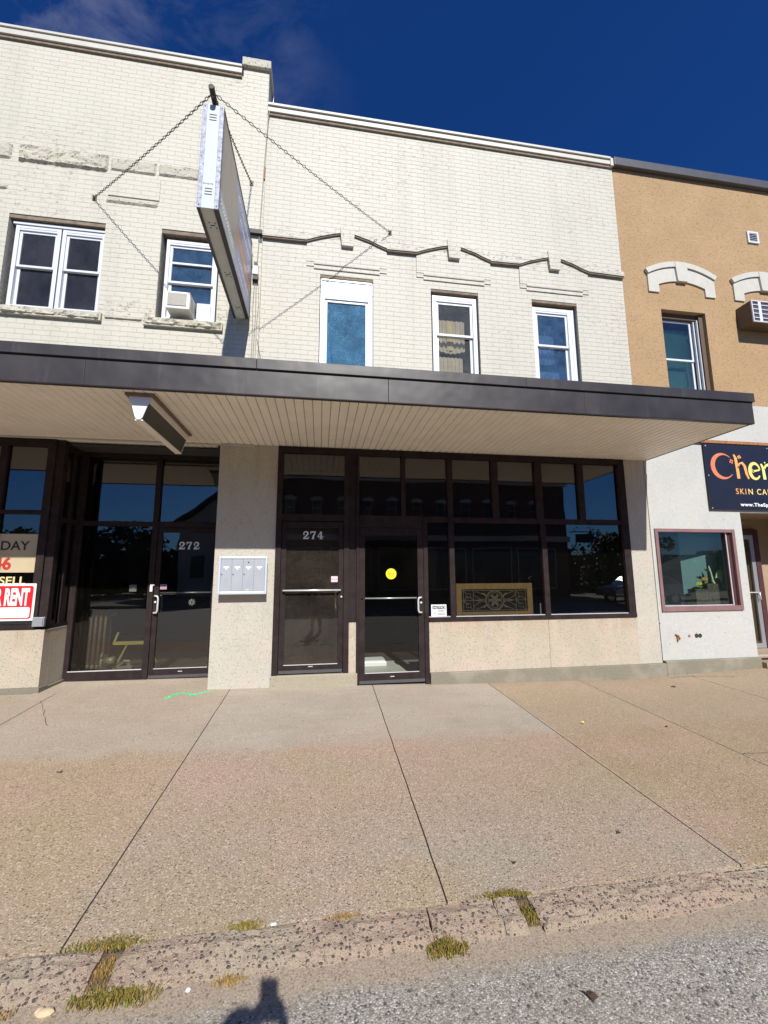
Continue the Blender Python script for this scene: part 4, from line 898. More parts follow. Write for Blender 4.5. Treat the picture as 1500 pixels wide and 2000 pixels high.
MB().box(-3.499, -2.526, BY-.04, BY-.036, .187, .20).build('glazing_bead', 'bright_aluminium', tall); MB().box(SX-.098, SX+.004, .14, BY-.04, .829, .838).build('sill_cap', 'bright_aluminium', tall)
d272 = glazed_door(tall, -2.44, -1.56, .055, 2.255, BY, -2.372, -1.625, .185, 2.185, 'shop_glass', 'glass door numbered 272 in the recessed entry', 1.275, BY+.05, (-2.41, .99, 1.235, .055, BY-.075))
mb = MB()
for i, ch in enumerate('272'): slab_digit(mb, ch, -2.135+i*.105, 1.93, .112, BY-.003)
mb.build('house_number', 'white_letter', d272)
mb = MB(); mb.box(-2.36, -2.27, BY-.006, BY-.003, 1.33, 1.40); mb.cm = 1; mb.box(-2.352, -2.278, BY-.0075, BY-.0062, 1.375, 1.392); mb.box(-2.352, -2.278, BY-.0075, BY-.0062, 1.338, 1.345); mb.build('door_sticker', ['sticker_pink', 'sticker_blue'], d272)
mb = MB(); mb.box(-2.49, -2.455, BY-.045, BY-.0355, 1.30, 1.40); mb.box(-2.488, -2.43, BY-.05, BY-.0455, 1.385, 1.405); mb.build('latch_label', 'paper_white', tall)
mb = MB()
for k in range(8):
    a = R(45*k+10); mb.tube([(-1.90+.015*math.cos(a), BY-.004, 1.135+.015*math.sin(a)), (-1.90+.05*math.cos(a), BY-.004, 1.135+.05*math.sin(a))], .0045, 6)
mb.build('flower_decal', 'cable_grey', d272)
mb = MB()
x0, x1, y0, y1 = -3.62, -1.47, BY+.06, 5.5
mb.quad((-9, y1, 0), (x1, y1, 0), (x1, y1, 3.4), (-9, y1, 3.4)); mb.quad((x1, y0, 0), (x1, y1, 0), (x1, y1, 3.4), (x1, y0, 3.4)); mb.quad((x0-5.4, .2, 3.4), (x1, .2, 3.4), (x1, y1, 3.4), (x0-5.4, y1, 3.4)); mb.quad((-9, .2, 0), (-9, y1, 0), (-9, y1, 3.4), (-9, .2, 3.4)); mb.quad((-9, 3, 0), (-4.9, 3, 0), (-4.9, 3, 3.4), (-9, 3, 3.4))
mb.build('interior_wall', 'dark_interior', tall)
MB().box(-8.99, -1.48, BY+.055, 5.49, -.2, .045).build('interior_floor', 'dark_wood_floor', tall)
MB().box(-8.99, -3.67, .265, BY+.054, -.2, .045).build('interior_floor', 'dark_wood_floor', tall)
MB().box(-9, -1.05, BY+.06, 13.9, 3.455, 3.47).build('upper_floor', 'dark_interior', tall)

# things in and on the 272 shop
rad = thing('radiator', 'old cast iron radiator in golden brown paint behind the 272 glass', 'radiator', (-3.5, 1.35, .045))
for k in range(6):
    x_ = -3.68+k*.07; mb = MB()
    mb.tube([(x_, 1.22, .12), (x_, 1.22, .90), (x_, 1.245, .965), (x_, 1.30, .985), (x_, 1.355, .965), (x_, 1.38, .90), (x_, 1.38, .12)], [.022]*7, 8); mb.tube([(x_, 1.30, .12), (x_, 1.30, .965)], .018, 8)
    mb.ball((x_, 1.22, .13), (.028, .03, .05)); mb.ball((x_, 1.38, .13), (.028, .03, .05)); mb.build('section', 'radiator_paint', rad, smooth=True)
mb = MB(); mb.tube([(-3.72, 1.30, .17), (-3.29, 1.30, .17)], .03, 8); mb.tube([(-3.72, 1.30, .90), (-3.29, 1.30, .90)], .026, 8); mb.tube([(-3.30, 1.30, .90), (-3.22, 1.30, .93), (-3.20, 1.30, .95)], .02, 8); mb.build('pipe', 'radiator_paint', rad, smooth=True)
mb = MB()
for x_ in (-3.68, -3.33):
    for y_ in (1.22, 1.38): mb.tube([(x_, y_, .047), (x_, y_, .12)], [.03, .018], 8)
mb.build('foot', 'radiator_paint', rad)
ww = thing('work_stand', 'yellow metal work stand behind the 272 glass', 'work stand', (-2.9, 1.25, .045))
mb = MB(); mb.box(-3.19, -2.60, 1.22, 1.28, .45, .50); mb.build('rail', 'machine_yellow', ww, bevel=.004)
MB().tube([(-3.20, 1.25, .46), (-3.14, 1.25, .64)], .020, 4).build('arm', 'machine_yellow', ww)
for a_, b_ in (((-3.0, 1.25, .45), (-3.22, 1.45, .05)), ((-3.0, 1.25, .45), (-3.14, 1.10, .05)), ((-2.72, 1.25, .45), (-2.56, 1.45, .05)), ((-2.72, 1.25, .45), (-2.58, 1.10, .05))): MB().tube([a_, b_], .012, 6).build('leg', 'machine_yellow', ww)
sw_ = thing('mitre_saw', 'pale grey mitre saw on the floor beside the yellow stand', 'saw', (-3.1, 1.05, .045))
mb = MB(); mb.prism_z([(-3.24+.13*math.cos(R(a)), 1.02+.11*math.sin(R(a))) for a in range(0, 360, 20)], .06, .11); mb.box(-3.33, -2.93, 1.02, 1.10, .075, .12); mb.build('base', 'machine_grey', sw_, bevel=.005)
mb = MB(); mb.tube([(-3.22, 1.0, .24), (-3.19, 1.0, .24)], .11, 24); mb.build('blade_guard', 'machine_grey', sw_)
mb = MB(); mb.tube([(-3.19, 1.05, .24), (-3.08, 1.05, .26)], .055, 14); mb.tube([(-3.2, .98, .35), (-3.2, .92, .38), (-3.2, .88, .33)], .014, 8); mb.build('motor', 'machine_grey', sw_, smooth=True)
mb = MB(); mb.box(-3.02, -2.80, .98, 1.06, .12, .17); mb.tube([(-2.86, 1.02, .15), (-2.86, 1.02, .23)], .03, 10); mb.tube([(-3.0, 1.0, .17), (-2.92, 1.0, .25), (-2.84, 1.0, .24)], .02, 8); mb.build('clamp', 'machine_grey', sw_)

ps = thing('paper_notice', 'small white paper notice taped behind the 272 side glass', 'notice', (-2.75, BY+.03, 1.4))
mb = MB(); mb.box(-2.80, -2.70, BY+.02, BY+.023, 1.30, 1.40); mb.build('sheet', 'paper_white', ps)
vp = thing('opening_poster', 'tan window poster with black DAY and red 46 lettering', 'poster', (-4.0, .14, 1.58))
MB().box(-4.75, -3.762, .140, .1435, 1.585, 2.10).build('sheet', 'poster_tan', vp)
text_mb('TODAY', -3.875, 1.885, .118, .1395, .001, 1.02, align='RIGHT', bold=.015).build('lettering', 'black_ink', vp)
text_mb('46', -4.065, 1.628, .155, .1395, .001, .95, align='RIGHT', bold=.035).build('number', 'dull_red', vp)
sl = text_mb('SELL', -3.87, 1.43, .10, .1395, .001, 1.15, align='RIGHT', bold=.02).build('window_lettering', 'letter_gold')
tag(sl, 'gold SELL lettering on the glass between the poster and the rent sign', 'lettering')
rs = thing('rent_sign', 'red and white FOR RENT sign in the left shop window', 'sign', (-4.1, .08, .96))
def rr(x0, x1, z0, z1, r_, n=5):
    p = []
    for cx_, cz2, a in ((x1-r_, z0+r_, -90), (x1-r_, z1-r_, 0), (x0+r_, z1-r_, 90), (x0+r_, z0+r_, 180)):
        p += [(cx_+r_*math.cos(R(a+90*i/n)), cz2+r_*math.sin(R(a+90*i/n))) for i in range(n+1)]
    return p
MB().prism(rr(-4.72, -3.70, .962, 1.44, .012), .088, .092).build('board', 'paper_white', rs)
MB().prism(rr(-4.695, -3.728, .985, 1.41, .03), .0865, .0879).build('red_field', 'vivid_red', rs)
MB().prism(rr(-4.68, -3.748, 1.0, 1.135, .025), .0855, .0864).build('write_in_strip', 'paper_white', rs)
text_mb('FOR RENT', -3.772, 1.168, .205, .0864, .001, .40, align='RIGHT', bold=.045).build('lettering', 'white_letter', rs)
mb = MB(); mb.box(-3.69, -3.55, .06, .10, .885, 1.005); mb.box(-3.60, -3.56, .045, .0595, .89, 1.0); tag(mb.build('junction_box', 'brushed_aluminium', bevel=.004), 'small grey metal box at the foot of the black corner post', 'box')

# ------------------------------------------------------------------ mailbox cluster
mbx = thing('mailbox_cluster', 'grey four door mailbox cluster on the pale pillar', 'mailbox', (-1.04, -.14, 1.28))
MB().box(-1.345, -.735, -.125, -.003, 1.29, 1.775).build('case', 'mailbox_grey', mbx)
frame_mb(-1.362, -.718, 1.278, 1.787, -.148, -.118, .028, wb=.04).build('frame', 'mailbox_frame', mbx, bevel=.006)
for k in range(4):
    x0 = -1.332+k*.146; x1 = x0+.142
    d = MB().box(x0, x1, -.1375, -.126, 1.322, 1.755).build('door', 'mailbox_grey', mbx, bevel=.002)
    mb = MB(); cxm = (x0+x1)/2+.0; mb.box(cxm-.035, cxm+.035, -.1395, -.1378, 1.632, 1.655); mb.box(cxm-.014, cxm+.014, -.1395, -.1378, 1.614, 1.626); mb.build('name_card', 'white_enamel', d)
    MB().tube([(x0+.017, -.146, 1.548), (x0+.017, -.137, 1.548)], .0075, 10).build('lock', 'black_iron' if k < 3 else 'bright_aluminium', d)
mb = MB(); mb.tube([(-.968, -.147, 1.712), (-.968, -.137, 1.712)], .0085, 10); mb.build('master_lock', 'black_iron', mbx)
mb = MB(); mb.box(-.998, -.945, -.142, -.1378, 1.328, 1.346); mb.build('maker_plate', 'machine_grey', mbx)

# ------------------------------------------------------------------ canopy across the fronts
CY = -1.82
can = thing('canopy', 'long grey metal canopy with ribbed beige soffit over the shop fronts', 'canopy', (0, -.9, 3.43))
mb = MB(); pitch_ = .1016; x = -9.05
while x < 5.44:
    a, b = x, min(x+pitch_, 5.44); yb_ = .72 if (b < -1.44 and a > -3.7) else (.20 if b <= -3.6 else .10)
    if yb_ == .10: yb_ = .02
    mb.prism([(a+.003, 3.446), (a+.003, 3.437), (a+.009, 3.430), (b-.009, 3.430), (b-.003, 3.437), (b-.003, 3.446)], CY+.028, yb_); x += pitch_
mb.build('soffit', 'soffit_beige', can)
mb = MB(); mb.box(-9.05, 5.44, CY+.03, .95, 3.4465, 3.452); mb.build('soffit_backing', 'groove_dark', can)
mb = MB(); seams = [-9.05, -5.5, -2.36, .72, 3.10, 5.455]
for a, b in zip(seams, seams[1:]): mb.box(a+.0012, b-.0012, CY, CY+.022, 3.425, 3.694)
mb.box(5.442, 5.458, CY+.023, .0, 3.425, 3.694); mb.box(-9.05, 5.455, CY, CY+.05, 3.418, 3.4245); mb.build('fascia', 'fascia_metal', can, bevel=.003)
mb = MB(); mb.box(-9.05, 5.462, CY+.004, CY+.02, 3.694, 3.706); mb.build('drip_gap', 'black_frame', can)
mb = MB(); seams = [-9.05, -6.8, -3.75, -.70, 2.35, 4.42, 5.475]
for a, b in zip(seams, seams[1:]): mb.box(a+.001, b-.001, CY-.022, CY+.03, 3.706, 3.822)
mb.box(5.452, 5.475, CY+.031, -.001, 3.706, 3.822); mb.build('cap_fascia', 'fascia_metal', can, bevel=.004)
MB().box(-9.05, 5.451, CY+.031, -.001, 3.74, 3.80).build('deck', 'roof_gravel', can)
mb = MB()
for i in range(60): mb.ball((-1.43+i*.105, -.05, 3.4285), .006, 6, 4)
mb.build('screw', 'black_iron', can)
# hanging wrap light under it
fx = thing('canopy_light', 'wedge shaped fluorescent light fixture fixed under the canopy', 'light fixture', (-1.89, -1.03, 3.43))
MB().box(-2.03, -1.745, -1.69, -.37, 3.398, 3.4285).build('mounting_pan', 'fixture_pan', fx, bevel=.003)
prof = [(-1.985, 3.397), (-1.795, 3.397)]
def wedge(g): return [(-1.995+g, 3.396), (-1.925+g*.6, 3.17), (-1.905, 3.145+g*.5), (-1.87, 3.145+g*.5), (-1.85-g*.6, 3.17), (-1.78-g, 3.396)]
MB().prism(wedge(.004), -1.655, -.405).build('lens', 'lens_shade', fx)
MB().prism(wedge(0), -1.668, -1.656).build('end_cap', 'fixture_white', fx, bevel=.003); MB().prism(wedge(0), -.404, -.392).build('end_cap', 'fixture_white', fx, bevel=.003)
mb = MB(); mb.box(-1.925, -1.85, -1.655, -.405, 3.138, 3.152); mb.box(-1.80, -1.775, -1.655, -.405, 3.33, 3.395); mb.box(-2.0, -1.975, -1.655, -.405, 3.33, 3.395); mb.build('lens_rim', 'soffit_beige', fx)

# ------------------------------------------------------------------ projecting sign with its pole and chains
sx0, sx1, sy0, sy1, sz0, sz1 = -1.335, -1.115, -2.07, -.13, 5.33, 6.60
sg = thing('projecting_sign', 'double sided sign cabinet chained out from the brick wall above the canopy', 'sign', (-1.22, -1.1, 5.33))
MB().box(sx0+.012, sx1-.012, sy0+.012, sy1, sz0+.012, sz1-.01).build('cabinet', 'sign_underside', sg)
mb = MB()
for xa, xb in ((sx0, sx0+.045), (sx1-.045, sx1)): mb.box(xa, xb, sy0, sy0+.0119, sz0, sz1)
mb.build('corner_angle', 'galvanised', sg, bevel=.003)
MB().box(sx0+.0455, sx1-.0455, sy0+.002, sy0+.0118, sz0+.004, sz1-.002).build('end_panel', 'sign_white', sg)
mb = MB()
for zc in (sz1-.16, sz0+.20):
    for k in (-1, 0, 1): mb.box(-1.262, -1.188, sy0-.001, sy0+.0019, zc+k*.034-.004, zc+k*.034+.004)
for zc in (sz0+.03, sz0+.62, sz1-.03):
    for xc in (sx0+.022, sx1-.022): mb.tube([(xc, sy0-.004, zc), (xc, sy0, zc)], .006, 8)
mb.build('louver', 'black_iron', sg)
text_mb('Kinney Pla', -1.284, sz0+.285, .018, sy0+.0019, .001, .95, bold=.01).build('maker_lettering', 'black_ink', sg)
mb = MB()
for xa, xb in ((sx0, sx0+.03), (sx1-.05, sx1)): mb.box(xa, xb, sy0+.0125, sy1, sz0, sz0+.0115)
for xa, xb in ((sx0, sx0+.011), (sx1-.011, sx1)):
    mb.box(xa, xb, sy0+.0125, sy0+.03, sz0+.0125, sz1); mb.box(xa, xb, sy1-.02, sy1, sz0+.0125, sz1); mb.box(xa, xb, sy0+.031, sy1-.021, sz1-.015, sz1); mb.box(xa, xb, sy0+.031, sy1-.021, sz0+.0125, sz0+.022)
mb.build('retainer', 'sign_edge_dark', sg)
mb = MB()
for yy_ in (-1.87, -1.10, -.42):
    for dx in (-.03, .03):
        for dy in (0, .07): mb.tube([(-1.225+dx, yy_+dy, sz0+.0115), (-1.225+dx, yy_+dy, sz0+.0095)], .008, 8)
    mb.box(-1.25, -1.20, yy_+.03, yy_+.04, sz0+.0095, sz0+.0115)
mb.build('drain_hole', 'black_iron', sg)
for sgn, xf in ((1, sx1-.012), (-1, sx0+.012)):
    def yb2(y0, y1, z0, z1, m_, o=.001, nm='face_panel'):
        mb = MB(); mb.box(min(xf, xf+sgn*o), max(xf, xf+sgn*o), y0, y1, z0, z1); return mb
    yb2(sy0+.02, sy1-.01, sz0+.02, sz1-.012, 0, .004).build('face_panel', 'sign_lavender', sg)
    mb = MB()
    def Yp(pts, lo, hi):
        vs = [(xf+sgn*lo, y, z) for y, z in pts]+[(xf+sgn*hi, y, z) for y, z in pts]; n_ = len(pts); mb.add(vs, [tuple(range(n_)), tuple(range(2*n_-1, n_-1, -1))]+[(i, (i+1) % n_, (i+1) % n_+n_, i+n_) for i in range(n_)])
    Yp([(sy0+.02, 5.68), (-1.15, 5.62), (-1.1, 6.1), (-1.3, sz1-.014), (sy0+.02, sz1-.014)], .0042, .006); mb.build('face_panel', 'sign_beige', sg)
    mb = MB(); Yp([(sy0+.02, sz0+.022), (-1.22, sz0+.022), (-1.18, 5.615), (sy0+.02, 5.675)], .0042, .006); mb.build('face_panel', 'sign_pale', sg)
    mb = MB(); Yp([(-1.14, 5.78), (-.15, 5.72), (-.15, 5.92), (-1.10, 6.02)], .0042, .006); mb.build('face_panel', 'sign_orange', sg)
    mb = MB(); Yp([(-1.09, 6.04), (-.15, 5.94), (-.15, sz1-.014), (-1.28, sz1-.014)], .0042, .006); mb.build('face_panel', 'sign_blue', sg)
    mb = MB()
    for (z_, ya, yb3, h_) in ((6.38, -1.15, -.25, .07), (6.18, -1.0, -.3, .06), (5.60, -1.0, -.3, .07), (5.46, -.9, -.35, .05)):
        y_ = ya
        while y_ < yb3:
            a = random.uniform(.02, .05); hh = h_*random.uniform(.6, 1.0)
            Yp([(y_, z_), (y_+.012, z_), (y_+.022, z_+hh), (y_+.010, z_+hh)], .0062, .0075)
            Yp([(y_+.01, z_+hh*.45), (y_+a, z_+hh*.40), (y_+a, z_+hh*.52), (y_+.01, z_+hh*.57)], .0062, .0074); y_ += a+.015
    for z_ in (5.55, 5.50):
        y_ = -1.95
        while y_ < -1.3: Yp([(y_, z_), (y_+.03, z_), (y_+.03, z_+.03), (y_, z_+.03)], .0062, .0074); y_ += .05
    mb.build('script_lettering', 'white_letter', sg)
mb = MB(); mb.tube([(-1.225, -2.20, 6.665), (-1.225, .02, 6.665)], .030, 12); mb.box(-1.27, -1.18, -.03, 0, 6.56, 6.77)
for y_ in (-1.9, -1.1, -.3): mb.box(-1.24, -1.21, y_-.02, y_+.02, 6.59, 6.645)
mb.build('pole', 'black_iron', sg)
TIP = Vector((-1.222, -2.13, 6.675))
def chain(a, b, parent, L=.062, r_=.0043, sag=.06):
    a, b = Vector(a), Vector(b); d = (b-a); n_ = int(d.length/(L*.80)); mb = MB(); up_ = Vector((0, 0, 1))
    for i in range(n_):
        t = (i+.5)/n_; c = a+d*t+Vector((0, 0, -sag*4*t*(1-t)))
        t2 = (i+1.5)/n_; e = (a+d*t2+Vector((0, 0, -sag*4*t2*(1-t2)))-c).normalized()
        s1 = e.cross(up_).normalized(); s2 = s1.cross(e).normalized(); sd_ = (s1+s2).normalized() if i % 2 else (s1-s2).normalized()
        hl, hw = L/2-.008, .0125; pts = []
        for k in range(10):
            an = 2*math.pi*k/10; u = math.cos(an); v = math.sin(an)
            pts.append(c+e*((hl-hw)*(1 if u > 0 else -1)+hw*u)+sd_*hw*v)
        mb.tube(pts, r_, 5, closed=True)
    return mb.build('chain', 'rusty_chain', parent)
for anc in ((-3.46, -.02, 7.17), (1.065, -.02, 7.18), (-1.19, -.045, 7.75)):
    chain(TIP, anc, sg, sag=.03 if anc[0] != -1.19 else .02)
    mb = MB(); mb.tube([(anc[0], 0.0, anc[2]+.01), (anc[0], -.05, anc[2]+.01)], .012, 8); mb.box(anc[0]-.03, anc[0]+.03, (-.034 if anc[0] == -1.19 else -.006)-.004, -.0, anc[2]-.03, anc[2]+.05); mb.build('wall_anchor', 'rusty_chain', sg)
mb = MB(); mb.tube([TIP+Vector((0, 0, -.05)), TIP+Vector((0, 0, .07))], .014, 8); mb.tube([(-1.215, -2.08, 6.66), (-1.16, -2.02, 6.60)], .006, 6); mb.build('eye_bolt', 'rusty_chain', sg)

# ------------------------------------------------------------------ service cable down the seam
cb = thing('service_cable', 'thin service cables with white insulator running down the brick seam', 'cable', (-1.03, -.05, 3.85))
def wire(pts, r_=.006): return MB().tube(pts, r_, 6).build('cable', 'cable_grey', cb)
wire([(-.955, -.055, 9.14), (-.97, -.045, 9.0), (-1.0, -.045, 8.2), (-1.02, -.05, 7.4), (-1.035, -.045, 6.7), (-1.05, -.05, 6.3)], .007)
wire([(-.985, -.012, 9.1), (-.99, -.012, 7.5), (-.985, -.015, 6.0), (-.98, -.012, 4.8), (-.98, -.012, 3.82)], .005)
wire([(-1.075, -.045, 6.05), (-1.085, -.04, 5.6), (-1.075, -.04, 5.2), (-1.08, -.04, 3.82)], .007); wire([(-1.05, -.045, 6.05), (-1.04, -.04, 5.5), (-1.05, -.04, 4.9), (-1.05, -.04, 3.82)], .007); wire([(-1.02, -.045, 6.05), (-1.0, -.05, 5.65), (-1.02, -.04, 5.3), (-1.02, -.04, 3.82)], .005)
wire([(-1.01, -.04, 5.1), (-.97, -.05, 4.95), (-.93, -.03, 4.72), (-.86, -.02, 4.55), (-.80, -.02, 3.82)], .004)
mb = MB(); mb.box(-1.105, -1.015, -.12, -.03, 6.10, 6.25); mb.build('insulator', 'porcelain', cb, bevel=.015)
mb = MB(); mb.box(-1.085, -1.035, -.10, -.03, 6.25, 6.32); mb.box(-1.10, -1.02, -.10, -.03, 6.03, 6.10); mb.box(-1.16, -1.02, -.05, -.03, 6.27, 6.29); mb.box(-1.05, -.99, -.035, 0, 6.72, 6.80); mb.build('bracket', 'black_iron', cb)
mb = MB(); mb.box(-1.35, -.985, -.09, -.03, 6.83, 6.90); mb.build('cross_bar', 'black_iron', cb)
tag(MB().box(-1.01, -.985, -.05, -.028, 7.85, 8.08).build('wall_hook', 'rust', cb))

# ------------------------------------------------------------------ tan stucco building
tan = thing('stucco_building', 'tan stucco building with white shop front and dark banner at the right', 'building', (9, 0, 0))
hs = [(6.065, 6.985, 4.60, 6.30), (8.0, 8.9, 4.60, 6.30)]
mb = facade(MB(), 5.337, 13, 4.54, 9.12, .0, hs[:1], .26); mb.box(5.36, 13, 1.4, 14, 4.0, 9.1); mb.box(5.36, 13, .27, 1.39, 8.7, 9.1); mb.build('wall', 'tan_stucco', tan)
mb = MB(); facade(mb, 5.41, 13, .165, 4.538, -.006, [(5.47, 7.0, .92, 2.268), (7.175, 9.3, .165, 2.57)], .14); mb.build('shop_wall', 'white_plaster', tan)
mb = MB(); mb.box(5.337, 13, -.09, .35, 9.12, 9.285); mb.build('parapet_cap', 'dark_cap_metal', tan, bevel=.004)
mb = MB(); mb.box(5.43, 7.19, -.05, .1, -.3, .163); mb.build('footing', 'foundation_concrete', tan, bevel=.012)
mb = MB(); mb.box(7.191, 9.3, -.12, 1.1, -.3, .09); mb.build('entry_step', 'sidewalk_concrete', tan)
mb = MB(); mb.quad((7.176, 1.05, .09), (9.3, 1.05, .09), (9.3, 1.05, 2.62), (7.176, 1.05, 2.62)); mb.quad((7.174, .13, .0), (7.174, 1.05, .0), (7.174, 1.05, 2.62), (7.174, .13, 2.62)); mb.quad((9.3, .13, .0), (9.3, 1.05, .0), (9.3, 1.05, 2.62), (9.3, .13, 2.62)); mb.quad((7.17, .0, 2.60), (9.3, .0, 2.60), (9.3, 1.06, 2.60), (7.17, 1.06, 2.60)); mb.build('entry_wall', 'tan_recess_wall', tan)
# shop-front panes, trims
fr = frame_mb(5.47, 7.0, .92, 2.27, -.03, .11, .055, wb=.08).build('window', 'mauve_frame', tan, bevel=.004)
mb = MB(); mb.box(6.86, 6.945, .025, .11, 1.0, 2.215); mb.build('inner_frame', 'dark_maroon', fr); MB().box(6.855, 6.872, .015, .0249, 1.0, 2.215).build('glazing_bead', 'bright_aluminium', fr)
MB().box(5.525, 6.86, .03, .06, 1.0005, 1.012).build('glazing_bead', 'bright_aluminium', fr)
pane('pane', 5.525, 6.86, 1.0, 2.215, .06, 'teal_glass', fr)
mb = MB(); mb.quad((5.45, 1.1, .8), (6.32, .42, .8), (6.32, .42, 2.4), (5.45, 1.1, 2.4)); mb.build('display_wall', 'room_dark', tan)  # dark colour stands in for the reflection at the left of the glass
mb = MB(); mb.quad((6.22, .60, .8), (7.02, .345, .8), (7.02, .345, 2.4), (6.22, .60, 2.4)); mb.quad((5.4, .1, 2.4), (7.4, .1, 2.4), (7.4, 1.2, 2.4), (5.4, 1.2, 2.4)); mb.build('display_wall', 'teal_interior', tan)
mb = MB(); mb.quad((7.021, .345, .8), (7.168, .30, .8), (7.168, .30, 2.4), (7.021, .345, 2.4)); mb.quad((7.168, .13, .8), (7.168, .30, .8), (7.168, .30, 2.4), (7.168, .13, 2.4)); mb.build('display_wall', 'pale_green_interior', tan)
mb = MB(); mb.box(5.45, 7.02, .115, 1.1, .90, .985); mb.build('display_shelf', 'teal_interior', tan)
# upper window in a deep dark reveal
W4 = thing('dummy', '', '', (0, 0, 0)); bpy.data.objects.remove(W4)
mb = frame_mb(6.08, 6.97, 4.62, 6.26, .17, .24, .05); mb.box(6.90, 6.98, .06, .169, 4.6, 6.29); mb.box(6.08, 6.9, .10, .169, 6.20, 6.29)
W4 = mb.build('window', 'ac_case_dark', tan, bevel=.003)
frame_mb(6.13, 6.80, 5.40, 6.19, .15, .169, .035).build('sash', 'white_vinyl', W4, bevel=.003); frame_mb(6.13, 6.80, 4.64, 5.44, .171, .19, .035).build('sash', 'white_vinyl', W4, bevel=.003)
mb = MB(); mb.box(6.83, 6.85, .12, .165, 4.62, 6.2); mb.box(6.87, 6.885, .08, .12, 4.62, 6.2); mb.build('track', 'white_vinyl', W4)
pane('pane', 6.16, 6.77, 5.43, 6.16, .160, 'teal_glass', W4); pane('pane', 6.16, 6.77, 4.67, 5.41, .181, 'teal_glass', W4)
mb = MB(); z_ = 4.65
while z_ < 6.12: mb.prism_x([(.30, z_), (.325, z_+.016), (.326, z_+.017), (.301, z_+.001)], 6.10, 6.97); z_ += .019
mb.quad((6.05, .335, 4.6), (7.0, .335, 4.6), (7.0, .335, 6.13), (6.05, .335, 6.13)); mb.build('blind', 'blind_teal', W4)
MB().quad((5.9, .5, 4.4), (7.1, .5, 4.4), (7.1, .5, 6.4), (5.9, .5, 6.4)).build('room', 'room_dark', W4)
# hood mouldings
for c, gone in ((6.54, 0), (8.36, 0)):
    mb = MB(); n_ = 16
    def ap(hw, zc, rise): return [(c-hw+2*hw*i/n_, zc+rise*(1-((2*i/n_)-1)**2)) for i in range(n_+1)]
    top = ap(.75, 7.05, .215); bot = ap(.70, 6.97, .19)
    mb2 = MB()
    for i in range(n_): mb2.prism([bot[i], bot[i+1], top[i+1], top[i]], -.052, 0)
    mb2.build('hood_moulding', 'white_paint_trim', tan)
    o1 = ap(.70, 6.97, .19); i1 = ap(.485, 6.78, .10)
    for i in range(n_): mb.prism([i1[i], i1[i+1], o1[i+1], o1[i]], -.026, 0)
    for s_ in (-1, 1): mb.box(min(c+s_*.485, c+s_*.70), max(c+s_*.485, c+s_*.70), -.0262, 0, 6.62, 6.785) ; mb.prism([(c+s_*.70, 6.785), (c+s_*.70, 6.97), (c+s_*.485, 6.785)] if s_ > 0 else [(c-.70, 6.785), (c-.485, 6.785), (c-.70, 6.97)], -.0261, 0)
    mb.build('hood_surround', 'white_paint_trim', tan)
    MB().prism([(c-.10, 6.86), (c+.10, 6.86), (c+.13, 7.25), (c-.13, 7.25)], -.062, 0).build('keystone', 'white_paint_trim', tan, bevel=.004)
mb = frame_mb(8.145, 8.395, 7.90, 8.15, -.03, 0, .035)
vt = mb.build('vent', 'white_vinyl', tan, bevel=.003)
MB().box(8.18, 8.36, -.006, -.001, 7.935, 8.115).build('vent_opening', 'black_frame', vt)
mb = MB()
for i in range(5): mb.prism_x([(-.028, 7.945+i*.037), (-.006, 7.962+i*.037), (-.006, 7.966+i*.037), (-.028, 7.951+i*.037)], 8.18, 8.36)
mb.build('slat', 'white_vinyl', vt)
# shop door in the recess
mb = MB(); mb.box(7.9, 8.0, .98, 1.049, .092, 2.39); mb.box(8.57, 8.68, .98, 1.049, .092, 2.39); mb.box(8.0, 8.57, .981, 1.049, 2.28, 2.389); mb.build('door_frame', 'dark_maroon', tan, bevel=.003)
dd = frame_mb(8.01, 8.56, .10, 2.275, .985, 1.03, .085).build('door', 'brushed_aluminium', tan, bevel=.003); dd['label'] = 'aluminium shop door in the recessed entry'
pane('pane', 8.095, 8.475, .185, 2.19, 1.0, 'shop_glass', dd); mb = MB(); mb.tube([(8.02, .94, 1.15), (8.52, .94, 1.15)], .013, 8); mb.tube([(8.50, .985, 1.15), (8.50, .94, 1.15), (8.50, .93, 1.02), (8.50, .985, 1.0)], .012, 8); mb.build('push_bar', 'bright_aluminium', dd, smooth=True)
# wall scars: capped pipe stubs
mb = MB(); mb.disc((5.925, .53), .022, -.0065, 14, .004); mb.build('plug', 'rust', tan)
mb = MB()
for x_, r_ in ((6.06, .034), (6.125, .034)): mb.disc((x_, .53), r_, -.0065, 14, .004)
mb.build('pipe_opening', 'sign_edge_dark', tan); mb = MB()
mb.box(5.69, 5.705, -.03, -.006, .45, .55); mb.tube([(5.67, -.01, .56), (5.70, -.035, .545), (5.74, -.02, .49)], .012, 6)
mb.build('pipe_stub', 'rust', tan)
mb = MB(); mb.box(5.40, 5.432, -.02, .0, .74, 3.2); mb.build('side_trim', 'white_plaster', tan); mb = MB(); mb.box(5.434, 5.441, -.012, -.0062, .76, 1.9); mb.build('gap_crack', 'rust', tan)
mb = MB(); mb.box(5.47, 7.9+1.5, -.05, -.0065, 3.785, 3.835); mb.build('awning_rail', 'rust', tan)

